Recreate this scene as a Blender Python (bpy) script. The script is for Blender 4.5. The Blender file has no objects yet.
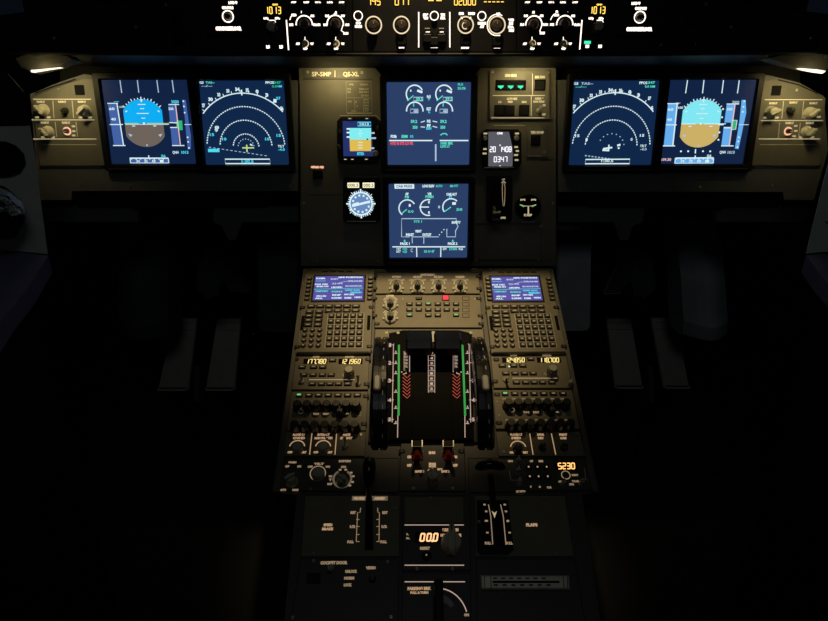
import bpy, math, random
from mathutils import Vector, Matrix
random.seed(7)
PI = math.pi
sc = bpy.context.scene
COL = sc.collection
# ------------------------------------------------------------------ camera
FPX = 620.0
CZ = 1.20
PITCH = math.radians(25); YAW = math.radians(0.78)
CAM = Vector((-0.044, 0, CZ))
FWD = Vector((math.sin(YAW)*math.cos(PITCH), math.cos(YAW)*math.cos(PITCH), -math.sin(PITCH)))
RGT = Vector((math.cos(YAW), -math.sin(YAW), 0))
UPV = RGT.cross(FWD)
cd = bpy.data.cameras.new('camera'); cam = bpy.data.objects.new('camera', cd); COL.objects.link(cam)
cd.sensor_width = 36; cd.lens = FPX/828*36; cd.clip_start = 0.02; cd.clip_end = 50
m = Matrix((RGT, UPV, -FWD)).transposed().to_4x4(); m.translation = CAM
cam.matrix_world = m
sc.camera = cam
sc.view_settings.view_transform = 'Standard'; sc.view_settings.look = 'None'
sc.view_settings.exposure = 0; sc.view_settings.gamma = 1; sc.view_settings.use_curve_mapping = False
def ray(x, y): return FWD + RGT*((x-414)/FPX) + UPV*((310.5-y)/FPX)
class Plane:
    def __init__(s, o, U, V):
        s.o = Vector(o); s.U = Vector(U).normalized(); s.V = Vector(V).normalized(); s.N = s.U.cross(s.V)
    def hit(s, x, y, n=0):
        r = ray(x, y); t = (s.o + s.N*n - CAM).dot(s.N)/r.dot(s.N)
        return CAM + r*t
def rad(a): return math.radians(a)
LM = rad(8.5)
M = Plane(CAM+ray(428,122)*1.19, (1,0,0), (0,math.sin(LM),math.cos(LM)))
SP = rad(25.7)
P = Plane(M.hit(428,268), (1,0,0), (0,math.cos(SP),math.sin(SP)))
LG = rad(10)
G = Plane(CAM+ray(434,25)*1.02, (1,0,0), (0,math.sin(LG),math.cos(LG)))
K = Plane((0,1.42,0.5), (1,0,0), (0,0,1))
# ------------------------------------------------------------------ materials
MATS = {}
def paint(name, col, rough=.55, noise=.12, scale=60, metal=0, spec=.5, bump=.0):
    m = bpy.data.materials.new(name); m.use_nodes = True
    nt = m.node_tree; b = nt.nodes['Principled BSDF']
    tc = nt.nodes.new('ShaderNodeTexCoord'); nz = nt.nodes.new('ShaderNodeTexNoise')
    nz.inputs['Scale'].default_value = scale; nz.inputs['Detail'].default_value = 4
    nt.links.new(tc.outputs['Object'], nz.inputs['Vector'])
    rp = nt.nodes.new('ShaderNodeValToRGB')
    rp.color_ramp.elements[0].position = .3; rp.color_ramp.elements[1].position = .7
    rp.color_ramp.elements[0].color = [c*(1-noise) for c in col]+[1]
    rp.color_ramp.elements[1].color = [min(1,c*(1+noise)) for c in col]+[1]
    nt.links.new(nz.outputs['Fac'], rp.inputs['Fac']); nt.links.new(rp.outputs['Color'], b.inputs['Base Color'])
    b.inputs['Roughness'].default_value = rough; b.inputs['Metallic'].default_value = metal
    b.inputs['Specular IOR Level'].default_value = spec
    if bump:
        bp = nt.nodes.new('ShaderNodeBump'); bp.inputs['Strength'].default_value = bump; bp.inputs['Distance'].default_value = .002
        nt.links.new(nz.outputs['Fac'], bp.inputs['Height']); nt.links.new(bp.outputs['Normal'], b.inputs['Normal'])
    MATS[name] = m; return m
def glow(name, col, st=1.0, rough=.35, base=(.01,.01,.01)):
    m = bpy.data.materials.new(name); m.use_nodes = True
    b = m.node_tree.nodes['Principled BSDF']
    b.inputs['Base Color'].default_value = list(base)+[1]; b.inputs['Roughness'].default_value = rough
    b.inputs['Specular IOR Level'].default_value = .08
    b.inputs['Emission Color'].default_value = list(col)+[1]; b.inputs['Emission Strength'].default_value = st
    MATS[name] = m; return m
paint('panel', (.115,.11,.088), .6, .06, 40, spec=.3)
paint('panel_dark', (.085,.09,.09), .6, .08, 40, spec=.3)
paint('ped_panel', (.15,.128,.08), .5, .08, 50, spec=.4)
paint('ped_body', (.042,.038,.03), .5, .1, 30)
paint('rail', (.16,.15,.13), .35, .08, 30, metal=.6)
paint('black', (.007,.007,.008), .5, .2, 80, spec=.18)
paint('gloss_black', (.006,.006,.008), .2, .2, 60, spec=.3)
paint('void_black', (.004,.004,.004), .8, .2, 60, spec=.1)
paint('knob_black', (.012,.012,.012), .35, .1, 80)
paint('knob_grey', (.34,.32,.25), .5, .08, 80)
paint('knob_pale', (.42,.40,.31), .5, .08, 80)
paint('cap', (.05,.044,.03), .45, .08, 80)
paint('groove', (.015,.015,.012), .8, .05, 80, spec=.1)
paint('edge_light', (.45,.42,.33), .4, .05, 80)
paint('screw_metal', (.5,.48,.42), .3, .1, 120, metal=.8)
paint('red_plastic', (.35,.02,.01), .4, .08, 80)
paint('handle_grey', (.3,.28,.26), .4, .08, 80)
paint('fabric_black', (.012,.012,.014), .8, .3, 300, bump=.4)
paint('knob_brown', (.045,.03,.022), .4, .1, 80, spec=.3)
paint('wall_grey', (.50,.515,.49), .7, .08, 20, spec=.3)
paint('wall_dark', (.02,.02,.022), .8, .1, 10, spec=.2)
paint('shelf_violet', (.12,.105,.19), .6, .1, 20)
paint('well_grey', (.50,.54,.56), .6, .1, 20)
paint('pedal_metal', (.52,.50,.43), .5, .08, 40, metal=.2)
paint('pale_glint', (.85,.85,.88), .3, .3, 260, metal=.35, spec=1, bump=1.0)  # pale silver that carries the glints of the black bag
paint('slot_metal', (.75,.68,.54), .4, .1, 60, metal=.3)
WARM = (1,.86,.66)
glow('leg_white', (1,.85,.72), 1.9)
PW=(.42,.40,.31)
paint('print_grey', (.30,.285,.22), .6, .05, 60)
glow('leg_ring', (1,.80,.50), .95)
glow('leg_mip', (1,.84,.48), .42, base=PW)
glow('leg_dim', (1,.85,.6), .16, base=PW)
glow('leg_ped', (1,.62,.34), .42, base=PW)
glow('leg_pedlow', (1,.68,.40), .27, base=PW)
glow('leg_scale', (1,.70,.58), .5)
glow('leg_red', (1,.10,.07), .5)
glow('leg_green', (.01,.55,.09), .55)
glow('leg_tiny', (1,.8,.5), .10, base=(.5,.46,.35))
glow('lit_green', (.25,1,.30), .6)
glow('gear_green', (.05,1,.55), 1.0)
glow('lit_red', (1,.06,.08), 1.0)
glow('lit_orange', (1,.50,.30), 1.1)
glow('amber_digit', (1,.62,.10), 1.6)
glow('rmp_digit', (1,.76,.24), 1.2)
glow('atc_digit', (1,.50,.14), 1.7)
glow('trim_digit', (1,.50,.22), 1.6)
glow('clock_digit', (.95,.92,1), 1.3)
glow('clock_face', (.10,.10,.12), 1.0)
glow('s_pfd', (.0055,.016,.055), 1.0, .5)
glow('s_nd', (.005,.020,.066), 1.0, .5)
glow('s_ewd', (.024,.050,.135), 1.0, .5)
glow('s_mcdu', (.09,.075,.36), 1.0, .5)
glow('s_isis', (.015,.03,.14), 1.0, .5)
glow('x_white', (.75,.95,1), .92)
glow('x_soft', (.55,.75,.95), .75)
glow('x_cyan', (.08,.75,.95), .95)
glow('x_green', (.12,.85,.65), .85)
glow('x_green2', (.03,.60,.25), .8)
glow('x_red', (1,.10,.16), .85)
glow('x_pink', (1,.65,.7), .8)
glow('x_yellow', (.75,1,.35), .7)
glow('sky_l', (.004,.42,.90), 1.0)
glow('gnd_l', (.155,.125,.105), 1.0)
glow('tape_l', (.055,.12,.38), 1.0)
glow('sky_r', (.22,.80,.90), 1.0)
glow('gnd_r', (.60,.43,.13), 1.0)
glow('tape_r', (.13,.42,.85), 1.0)
glow('isis_sky', (.22,.85,.88), 1.0)
glow('isis_gnd', (.75,.50,.08), 1.0)
glow('dial_blue', (.13,.25,.50), 1.0)
glow('drum_white', (1,.95,.62), 1.0)
glow('lamp_tube', (1,.88,.62), 1.6)
# ------------------------------------------------------------------ mesh builder
TXT = {}
def text_mesh(s, bold):
    key = (s, bold)
    if key not in TXT:
        c = bpy.data.curves.new('t', 'FONT'); c.body = s; c.size = 1; c.resolution_u = 2; c.offset = bold
        o = bpy.data.objects.new('t', c)
        me = o.to_mesh()
        vs = [(v.co.x, v.co.y) for v in me.vertices]; fs = [tuple(p.vertices) for p in me.polygons]
        o.to_mesh_clear(); bpy.data.objects.remove(o); bpy.data.curves.remove(c)
        if not vs: vs = [(0,0)]
        x0 = min(v[0] for v in vs); x1 = max(v[0] for v in vs); 
        TXT[key] = ([(v[0]-x0, v[1]) for v in vs], fs, x1-x0)
    return TXT[key]
SEG = {'0':'abcdef','1':'bc','2':'abged','3':'abgcd','4':'fgbc','5':'afgcd','6':'afgedc','7':'abc','8':'abcdefg','9':'abcdfg','-':'g',' ':'','H':'bcefg'}
class MB:
    def __init__(s, T=None): s.v=[]; s.f=[]; s.m=[]; s.T=T
    def add(s, vs, fs, mat):
        b = len(s.v); s.v += [tuple(v) for v in vs]; s.f += [tuple(b+i for i in f) for f in fs]; s.m += [mat]*len(fs)
    def loft(s, rings, mat, cap0=True, cap1=True, capmat=None):
        n = len(rings[0]); vs = [p for r in rings for p in r]; fs = []
        for k in range(len(rings)-1):
            for i in range(n):
                j = (i+1)%n; fs.append((k*n+i, k*n+j, (k+1)*n+j, (k+1)*n+i))
        s.add(vs, fs, mat)
        if cap0: s.add(rings[0][::-1], [tuple(range(n))], mat)
        if cap1: s.add(rings[-1], [tuple(range(n))], capmat or mat)
    def prism(s, poly, n0, n1, mat, capmat=None, ch=0):
        A = sum(poly[i][0]*poly[(i+1)%len(poly)][1]-poly[(i+1)%len(poly)][0]*poly[i][1] for i in range(len(poly)))
        if A < 0: poly = poly[::-1]
        if ch:
            cx = sum(p[0] for p in poly)/len(poly); cy = sum(p[1] for p in poly)/len(poly)
            w = max(abs(p[0]-cx) for p in poly); h = max(abs(p[1]-cy) for p in poly)
            top = [(cx+(p[0]-cx)*(1-ch/w), cy+(p[1]-cy)*(1-ch/h), n1) for p in poly]
            s.loft([[(p[0],p[1],n0) for p in poly], [(p[0],p[1],n1-ch) for p in poly], top], mat, capmat=capmat)
        else:
            s.loft([[(p[0],p[1],n0) for p in poly], [(p[0],p[1],n1) for p in poly]], mat, capmat=capmat)
    def rrect(s, u0, v0, u1, v1, r, k=4):
        pts = []
        for (cx, cy, a) in ((u1-r, v1-r, 0), (u0+r, v1-r, 90), (u0+r, v0+r, 180), (u1-r, v0+r, 270)):
            for i in range(k+1):
                t = rad(a+90*i/k); pts.append((cx+r*math.cos(t), cy+r*math.sin(t)))
        return pts
    def box(s, cu, cv, w, h, n0, n1, mat, r=0, ch=0, capmat=None):
        u0,u1,v0,v1 = cu-w/2,cu+w/2,cv-h/2,cv+h/2
        poly = s.rrect(u0,v0,u1,v1,r) if r else [(u0,v0),(u1,v0),(u1,v1),(u0,v1)]
        s.prism(poly, n0, n1, mat, ch=ch, capmat=capmat)
    def cyl(s, cu, cv, prof, mat, seg=20, capmat=None, sy=1):
        s.loft([[(cu+r*math.cos(2*PI*i/seg), cv+sy*r*math.sin(2*PI*i/seg), n) for i in range(seg)] for (n, r) in prof], mat, capmat=capmat)
    def stroke(s, pts, w, n, mat, th=.0003, closed=False):
        N = len(pts); rng = range(N if closed else N-1)
        L=[];R=[]
        for i in range(N):
            a = pts[i-1] if (i>0 or closed) else pts[i]; b = pts[(i+1)%N] if (i<N-1 or closed) else pts[i]
            dx,dy = b[0]-a[0], b[1]-a[1]; d = math.hypot(dx,dy) or 1e-9
            nx,ny = -dy/d*w/2, dx/d*w/2
            L.append((pts[i][0]+nx, pts[i][1]+ny, n+th)); R.append((pts[i][0]-nx, pts[i][1]-ny, n+th))
        for i in rng:
            j=(i+1)%N
            a,b,c,d = R[i],R[j],L[j],L[i]
            lo = [(q[0],q[1],n) for q in (a,b,c,d)]
            s.add([a,b,c,d]+lo, [(0,1,2,3),(0,4,5,1),(2,6,7,3)], mat)
    def arc(s, cu, cv, r, w, n, mat, a0=0, a1=360, seg=None, dash=0, sy=1):
        seg = seg or max(8, int(abs(a1-a0)/9))
        if dash:
            for i in range(dash):
                b0 = a0+(a1-a0)*i/dash; b1 = b0+(a1-a0)/dash*.62
                s.stroke([(cu+r*math.cos(rad(b0)), cv+r*math.sin(rad(b0))), (cu+r*math.cos(rad(b1)), cv+r*math.sin(rad(b1)))], w, n, mat)
            return
        full = abs(a1-a0) >= 359.9
        pts = [(cu+r*math.cos(rad(a0+(a1-a0)*i/seg)), cv+sy*r*math.sin(rad(a0+(a1-a0)*i/seg))) for i in range(seg if full else seg+1)]
        s.stroke(pts, w, n, mat, closed=full)
    def disc(s, cu, cv, r, n, mat, seg=12, th=.0003): s.cyl(cu, cv, [(n-.0001, r), (n+th, r)], mat, seg)
    def text(s, t, cu, cv, h, n, mat, w=None, bold=.02, shear=0):
        vs, fs, tw = text_mesh(t, bold)
        k = h/.72; kx = (w/tw) if w else k*.95
        W = tw*kx
        s.add([(cu-W/2+v[0]*kx+v[1]*k*shear, cv-h/2+v[1]*k, n) for v in vs], fs, mat)
    def seg7(s, t, cu, cv, h, w, n, mat, th=None, shear=.12):
        chars = []; 
        for c in t:
            if c == '.' and chars: chars[-1] = chars[-1]+'.'
            else: chars.append(c)
        k = len(chars); p = w/k; cw = p*(.56 if ('.' in t and k<5) or t=='1013' else .66); th = th or h*.15
        for i, c in enumerate(chars):
            x0 = cu-w/2+p*i+(p-cw)/2; x1 = x0+cw; yb, ym, yt = -h/2, 0, h/2
            S = {'a':((x0,yt),(x1,yt)),'b':((x1,yt),(x1,ym)),'c':((x1,ym),(x1,yb)),'d':((x0,yb),(x1,yb)),'e':((x0,ym),(x0,yb)),'f':((x0,yt),(x0,ym)),'g':((x0,ym),(x1,ym))}
            if c[0]=='1': x0 -= cw*.42; x1 -= cw*.42
            for q in SEG.get(c[0], ''):
                a,b = S[q]; s.stroke([(a[0]+a[1]*shear, cv+a[1]), (b[0]+b[1]*shear, cv+b[1])], th, n, mat)
            if c.endswith('.'): s.disc(x1+th*.9, cv+yb, th*.8, n, mat, 8)
    def tube(s, pts, r, mat, seg=8):
        rings = []
        for i, p in enumerate(pts):
            p = Vector(p); a = Vector(pts[max(0,i-1)]); b = Vector(pts[min(len(pts)-1,i+1)])
            d = (b-a).normalized(); x = d.orthogonal().normalized()
            if i and rings:
                x = (lastx - d*lastx.dot(d)).normalized()
            lastx = x; y = d.cross(x); rr = r[i] if isinstance(r, (list, tuple)) else r
            rings.append([tuple(p+x*rr*math.cos(2*PI*k/seg)+y*rr*math.sin(2*PI*k/seg)) for k in range(seg)])
        s.loft(rings, mat)
    # ---- measured (photograph) coordinates on the thing's plane
    def pp(s, x, y, n=0): return s.T.uv(x, y, n)
    def pprism(s, pts, n0, n1, mat, ch=0, capmat=None): s.prism([s.pp(x,y,n1) for x,y in pts], n0, n1, mat, capmat=capmat, ch=ch)
    def pstroke(s, pts, w, n, mat, closed=False):
        k = s.T.sx(*pts[0]); s.stroke([s.pp(x,y,n) for x,y in pts], w*k, n, mat, closed=closed)
    def ptext(s, t, x, y, h, n, mat, w=None, bold=.03):
        u,v = s.pp(x,y,n); s.text(t, u, v, h*s.T.sy(x,y), n, mat, w=(w*s.T.sx(x,y) if w else None), bold=bold)
    def pseg(s, t, x, y, h, w, n, mat, th=None, shear=.12):
        u,v = s.pp(x,y,n); s.seg7(t, u, v, h*s.T.sy(x,y), w*s.T.sx(x,y), n, mat, th=(th*s.T.sx(x,y) if th else None), shear=shear)
    def parc(s, x, y, r, w, n, mat, a0=0, a1=360, dash=0, sy=1):
        u,v = s.pp(x,y,n); k = s.T.sx(x,y); s.arc(u, v, r*k, w*k, n, mat, a0, a1, dash=dash, sy=sy)
    def pdisc(s, x, y, r, n, mat, seg=12): u,v = s.pp(x,y,n); s.disc(u,v,r*s.T.sx(x,y),n,mat,seg)
    def pbox(s, x, y, w, h, n0, n1, mat, r=0, ch=0, capmat=None):
        u,v = s.pp(x,y,n1); s.box(u, v, w*s.T.sx(x,y), h*s.T.sy(x,y), n0, n1, mat, r=r*s.T.sx(x,y), ch=ch, capmat=capmat)
    def bars(s, items, n, mat, h=2.0):          # short lines of lettering
        for it in items:
            s.ptext(it[0], it[1], it[2], it[4] if len(it)>4 else h, n, mat, w=it[3], bold=.05)
    def mesh(s, name):
        me = bpy.data.meshes.new(name); me.from_pydata(s.v, [], s.f)
        names = list(dict.fromkeys(s.m))
        for q in names: me.materials.append(MATS[q])
        idx = {q:i for i,q in enumerate(names)}
        me.polygons.foreach_set('material_index', [idx[q] for q in s.m]); me.update()
        return me
    def obj(s, name, parent=None, loc=(0,0,0), **kw):
        return put(name, s.mesh(name), parent, loc, **kw)
def put(name, me, parent=None, loc=(0,0,0), label=None, cat=None, group=None, kind=None, rot=None, smooth=False):
    o = bpy.data.objects.new(name, me); COL.objects.link(o); o.location = loc
    if rot: o.rotation_euler = rot
    if parent is not None: o.parent = parent
    if label: o['label'] = label
    if cat: o['category'] = cat
    if group: o['group'] = group
    if kind: o['kind'] = kind
    if smooth:
        for p in me.polygons: p.use_smooth = True
    return o
class Thing:
    def __init__(s, name, plane, ref, label, cat, group=None, place=None, n=0, kind=None):
        s.pl = plane; s.n0 = n
        s.O = plane.hit(ref[0], ref[1], n)
        at = plane.hit(place[0], place[1], n) if place else s.O
        if place: at = at - plane.V*((at-s.O).dot(plane.V))
        o = bpy.data.objects.new(name, None); COL.objects.link(o); o.empty_display_size = .02
        mm = Matrix((plane.U, plane.V, plane.N)).transposed().to_4x4(); mm.translation = at
        o.matrix_world = mm
        o['label'] = label
        if kind: o['kind'] = kind
        if cat: o['category'] = cat
        if group: o['group'] = group
        s.o = o
    def uv(s, x, y, n=0):
        d = s.pl.hit(x, y, s.n0+n)-s.O; return (d.dot(s.pl.U), d.dot(s.pl.V))
    def sx(s, x, y): return abs(s.uv(x+1,y)[0]-s.uv(x-1,y)[0])/2
    def sy(s, x, y): return abs(s.uv(x,y+1)[1]-s.uv(x,y-1)[1])/2
    def mb(s): return MB(s)
def Z(ox, oy, k): return lambda x, y: (ox+x/k, oy+y/k)
# shared little meshes, each used by many copies
def _screw():
    b = MB(); b.cyl(0,0,[(0,.0026),(.0008,.0026),(.0012,.002)],'screw_metal',12); b.box(0,0,.0034,.0007,.0012,.0014,'groove'); return b.mesh('screw')
SCREW = _screw()
def _dzus():
    b = MB(); b.box(0,0,.011,.007,0,.0012,'black',r=.003); b.cyl(0,0,[(.0012,.0028),(.0022,.0024)],'cap',12); b.box(0,0,.004,.0008,.0022,.0025,'groove'); return b.mesh('fastener')
DZUS = _dzus()
def screw(T, x, y, n=.0): u,v = T.uv(x,y,n); put('screw', SCREW, T.o, (u,v,n))
def dzus(T, x, y, n=.0): u,v = T.uv(x,y,n); put('fastener', DZUS, T.o, (u,v,n))
def knob_mesh(r, h, mat, ptr='bar', top=None, mark='edge_light', skirt=None):
    b = MB()
    if skirt:
        b.cyl(0,0,[(0,r*1.75),(h*.25,r*1.7),(h*.38,r*1.4)],skirt,24)
        for a in (40,140,0,180): b.box(r*1.8*math.cos(rad(a)),r*1.8*math.sin(rad(a)),r*.7,r*.7,0,h*.22,skirt,r=r*.1)
    b.cyl(0,0,[(0,r*1.12),(h*.12,r*1.12),(h*.2,r),(h*.82,r*.88),(h,r*.74)],mat,24,capmat=top or mat)
    if ptr == 'bar':
        b.box(0,0,r*.5,r*1.9,h*.98,h*1.35,mat,r=r*.2,ch=r*.08,capmat=top or mat)
        b.box(0,r*.6,r*.12,r*.5,h*1.35,h*1.37,mark)
    elif ptr == 'dot':
        b.box(0,r*.45,r*.14,r*.45,h,h*1.02,mark)
    elif ptr == 'grip':
        for i in range(12):
            a = 2*PI*i/12; b.cyl(r*.93*math.cos(a), r*.93*math.sin(a), [(h*.15,r*.14),(h*.8,r*.1)], mat, 6)
        b.box(0,r*.4,r*.12,r*.4,h,h*1.02,mark)
    return b.mesh('knob')
def knob(T, x, y, r, h, mat, ptr='bar', rot=0, n=.002, name='knob', label=None, me=None, top=None, skirt=None):
    k = T.sx(x,y); u,v = T.uv(x,y,n+h*.6)
    put(name, me or knob_mesh(r*k, h, mat, ptr, top, skirt=skirt), T.o, (u,v,n), rot=(0,0,rad(rot)), label=label)
def toggle_mesh(h=.018, mat='screw_metal', tilt=.3):
    b = MB(); b.cyl(0,0,[(0,.0052),(.003,.0048),(.004,.003)],'knob_grey',16)
    e = (0, math.sin(tilt)*h, math.cos(tilt)*h)
    b.tube([(0,0,.002),(0,e[1]*.6,e[2]*.6),e,(0,e[1]*1.1,e[2]*1.1)],[.0016,.002,.003,.0018],mat,10); return b.mesh('toggle_switch')
TOG_UP = toggle_mesh(tilt=.35); TOG_DN = toggle_mesh(tilt=-.35, mat='knob_pale')
def toggle(T, x, y, me=None, n=.002): u,v = T.uv(x,y,n); put('toggle_switch', me or TOG_UP, T.o, (u,v,n))
def key_mesh(w, h, d, mat='cap', leg=None, rim='groove', dash=True, name='key', rnd=None):
    b = MB()
    b.box(0,0,w*1.26,h*1.42,0,.0006,rim, r=(rnd or min(w,h)*.12))
    b.box(0,0,w,h,.0005,d,mat,r=(rnd or min(w,h)*.15),ch=min(w,h)*.1)
    if leg: b.box(0,0,w*.5,h*.22,d,d+.0002,leg)
    return b.mesh(name)
def key(T, x, y, me, n=.002, name='key', label=None): u,v = T.uv(x,y,n); put(name, me, T.o, (u,v,n), label=label)
LIGHT=dict(strip=.17,map=.085,spill=.03,ped=47,pedcone=34,pedy=297,fill=.9)
# ================================================================== main instrument panel
def board(name, pts, label, mat='panel_dark', n0=-.02, n1=0, ref=None, ch=0, pl=M, cat='instrument panel', screws=()):
    cx = sum(p[0] for p in pts)/len(pts); cy = sum(p[1] for p in pts)/len(pts)
    T = Thing(name, pl, ref or (cx,cy), label, cat)
    b = T.mb(); b.pprism(pts, n0, n1, mat, ch=ch); b.obj('panel_face', T.o)
    for (x,y) in screws: screw(T, x, y, n1)
    return T
CB = Thing('center_instrument_panel', M, (428,160), 'wide grey center instrument board around the two stacked screens', 'instrument panel')
b = CB.mb()
b.pprism([(299,64),(372,64),(382,76),(390,82),(466,82),(474,76),(484,64),(556,64),(556,266),(301,266)], -.02, 0, 'panel')
b.pprism([(60,62),(800,62),(800,92),(60,92)], -.045, -.022, 'void_black')  # black backing added for the shade above the screens, seen through the notches
b.pstroke([(299.5,84),(301,200)], .7, .0002, 'groove')
b.pstroke([(303,79.2),(372,79.2)], .6, .0002, 'groove')
b.pstroke([(474,224),(541,224),(541,260),(474,260)], .7, .0002, 'groove', closed=True)
b.pstroke([(541,160),(553,160)], .8, .0002, 'groove')
b.pstroke([(306,195),(386,195)], .5, .0002, 'groove')
b.obj('panel_face', CB.o)
for x,y in ((304,203),(317,262),(378,261),(476,260),(538,260),(541,226),(553,203),(395,264),(462,264)): screw(CB, x, y)
LB = Thing('outboard_instrument_panel', M, (200,130), 'dark instrument board on the left, holding the left pair of screens', 'instrument panel')
b = LB.mb(); b.pprism([(30,94),(60,82),(84,74),(100,77),(108,80),(298,80),(298,191),(72,191),(71,200),(39,200)], -.02, 0, 'panel_dark')
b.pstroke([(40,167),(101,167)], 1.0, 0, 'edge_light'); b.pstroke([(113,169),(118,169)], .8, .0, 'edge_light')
b.obj('panel_face', LB.o)
for x,y in ((82,185),(130,186),(220,187),(290,186)): screw(LB, x, y)
RB = Thing('outboard_instrument_panel', M, (655,130), 'dark instrument board on the right, holding the right pair of screens', 'instrument panel')
b = RB.mb(); b.pprism([(558,80),(752,80),(760,76),(768,75),(800,83),(824,96),(828,150),(814,200),(784,200),(783,192),(558,192)], -.02, 0, 'panel_dark')
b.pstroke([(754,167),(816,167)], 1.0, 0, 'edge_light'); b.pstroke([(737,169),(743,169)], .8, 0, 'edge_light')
b.obj('panel_face', RB.o)
for x,y in ((603,186),(772,185),(700,187)): screw(RB, x, y)
# ------------------------------------------------------------------ display units
def display(name, quad, label, scr, group=None, n=.001):
    cx = sum(p[0] for p in quad)/4; cy = sum(p[1] for p in quad)/4
    T = Thing(name, M, (cx,cy), label, 'screen', group)
    q = [T.uv(*p) for p in quad]
    u0=min(a[0] for a in q); u1=max(a[0] for a in q); v0=min(a[1] for a in q); v1=max(a[1] for a in q)
    b = T.mb(); e = .0125
    # bezel frame: outer rounded, inner sloping down to the glass
    o1 = b.rrect(u0-e,v0-e,u1+e,v1+e,.004,2); o2 = b.rrect(u0-e+.001,v0-e+.001,u1+e-.001,v1+e-.001,.004,2)
    i1 = b.rrect(u0-.002,v0-.002,u1+.002,v1+.002,.002,2); i2 = b.rrect(u0+.0005,v0+.0005,u1-.0005,v1-.0005,.002,2)
    b.loft([[(*p,0) for p in o1],[(*p,.009) for p in o1],[(*p,.010) for p in o2],[(*p,.010) for p in i1],[(*p,.003) for p in i2]],'black',cap0=True,cap1=False)
    b.stroke([(u0-.004,v0-e*.7),(u1+.004,v0-e*.7)], .0012, .010, 'rail')
    b.obj('bezel', T.o)
    s = T.mb(); s.prism(q[::-1] if 0 else q, .002, .004, scr)
    return T, s
WH='x_white'
def finish(T, s): s.obj('screen', T.o)
NN = .0042; N2=.0046; N3=.0050
def pfd(T, s, z, sky, gnd, tape, right):
    def S(pts, w, mat=WH, n=N3): s.pstroke([z(*p) for p in pts], w, n, mat)
    if not right:
        for a,b2 in (((152,62),(163,140)),((258,62),(267,138)),((377,62),(387,138)),((470,62),(480,138))): S([a,b2], .9, 'x_soft', NN)
        sp = [(78,205),(130,205),(174,460),(116,460)]; al = [(446,208),(490,208),(512,460),(470,460)]
        vs = [(530,182),(552,182),(572,330),(584,400),(584,480),(566,486),(556,400),(546,280)]
        C = (301,327); c0 = z(304,325)
    else:
        for a,b2 in (((198,62),(186,142)),((298,62),(289,142)),((417,62),(407,142)),((513,62),(502,142))): S([a,b2], .9, 'x_white', NN)
        sp = [(80,205),(134,205),(108,462),(54,462)]; al = [(438,205),(486,205),(452,462),(404,462)]
        vs = [(528,182),(552,182),(556,260),(540,330),(526,400),(508,482),(486,478),(500,400),(516,300)]
        C = (272,327); c0 = z(272,327)
    s.pprism([z(*p) for p in sp], .003, NN, tape); s.pprism([z(*p) for p in al], .003, NN, tape)
    s.pprism([z(*p) for p in vs], .003, NN, tape)
    # attitude ball
    cu, cv = s.pp(*c0); k = T.sx(*c0); R = 22.9*k; W = 19.2*k
    def half(sign):
        a0 = math.degrees(math.acos(W/R)); 
        hz = -.2*k
        pts = [(cu+W, cv+hz)]
        for i in range(15):
            t = rad(a0+(180-2*a0)*i/14); pts.append((cu+R*math.cos(t), cv+sign*R*math.sin(t)))
        pts.append((cu-W, cv+hz)); return pts
    s.prism(half(1), .003, NN, sky); s.prism(half(-1), .003, NN, gnd)
    for i in range(-6,7):
        a = rad(90+i*8); r0=R*1.0; r1=R*(1.06 if i%3 else 1.10)
        s.stroke([(cu+r0*math.cos(a),cv+r0*math.sin(a)),(cu+r1*math.cos(a),cv+r1*math.sin(a))], k*.9, N2, WH)
    hl = 'x_yellow' if not right else 'x_white'
    s.stroke([(cu-W,cv-.2*k),(cu-5*k,cv-.2*k)], .8*k, N2, hl); s.stroke([(cu+3*k,cv-.2*k),(cu+W*1.3,cv-.2*k)], .8*k, N2, hl)
    s.box(cu,cv,1.8*k,1.8*k,NN,N3,WH)
    for j,(yy,w) in enumerate(((5,4),(9.5,12),(14,4),(18,8))):
        s.stroke([(cu-w/2*k,cv+yy*k),(cu+w/2*k,cv+yy*k)], .7*k, N2, WH)
    for sg in (-1,1):
        s.prism([(cu+sg*15*k,cv-13*k),(cu+sg*17*k,cv-10*k),(cu+sg*13*k,cv-11*k)], NN, N2, 'x_soft')
        s.stroke([(cu+sg*9*k,cv-2.5*k),(cu+sg*12*k,cv-2.5*k)], .9*k, N2, WH)
        s.stroke([(cu+sg*15*k,cv+12*k),(cu+sg*17*k,cv+11*k)], .9*k, N2, WH)
    s.prism([(cu-1.5*k,cv+R),(cu+1.5*k,cv+R),(cu,cv+R-3*k)], NN, N2, 'x_white')
    s.disc(cu+.5*k, cv-R*.92, .8*k, N2, 'x_soft')
    if not right:
        S([(133,200),(174,460)],1.0); S([(110,460),(186,460)],.9); S([(75,203),(140,203)],.8)
        s.ptext('---',*z(130,190),2.2,N3,'x_cyan',w=5); s.ptext('100',*z(160,225),2,N3,'x_soft',w=4.5)
        s.ptext('60',*z(102,236),2.6,N3,WH,w=5.5); s.ptext('40',*z(112,299),2.6,N3,WH,w=5); S([(90,332),(170,332)],.9)
        S([(490,205),(520,458)],1.0,'x_pink'); S([(448,210),(512,210)],.8); S([(470,460),(545,460)],.9)
        s.ptext('3000',*z(487,193),3,N3,'x_cyan',w=7.5); s.ptext('500',*z(463,236),2.6,N3,WH,w=5)
        s.pprism([z(*p) for p in ((455,320),(502,322),(502,346),(458,346))], NN, N2, 's_pfd')
        S([(452,320),(500,322)],.9); S([(458,350),(502,350)],.9)
        s.pprism([z(*p) for p in ((494,308),(530,308),(534,366),(512,366),(512,352),(496,346))], N2, N3, 'x_green2')
        S([(185,332),(450,332)],.5,WH,N2); S([(545,332),(586,332)],.6)
        for y in (190,222,260,410,438,475): s.pdisc(*z(538+ (y-190)*.12,y),.8,N3,WH)
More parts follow.
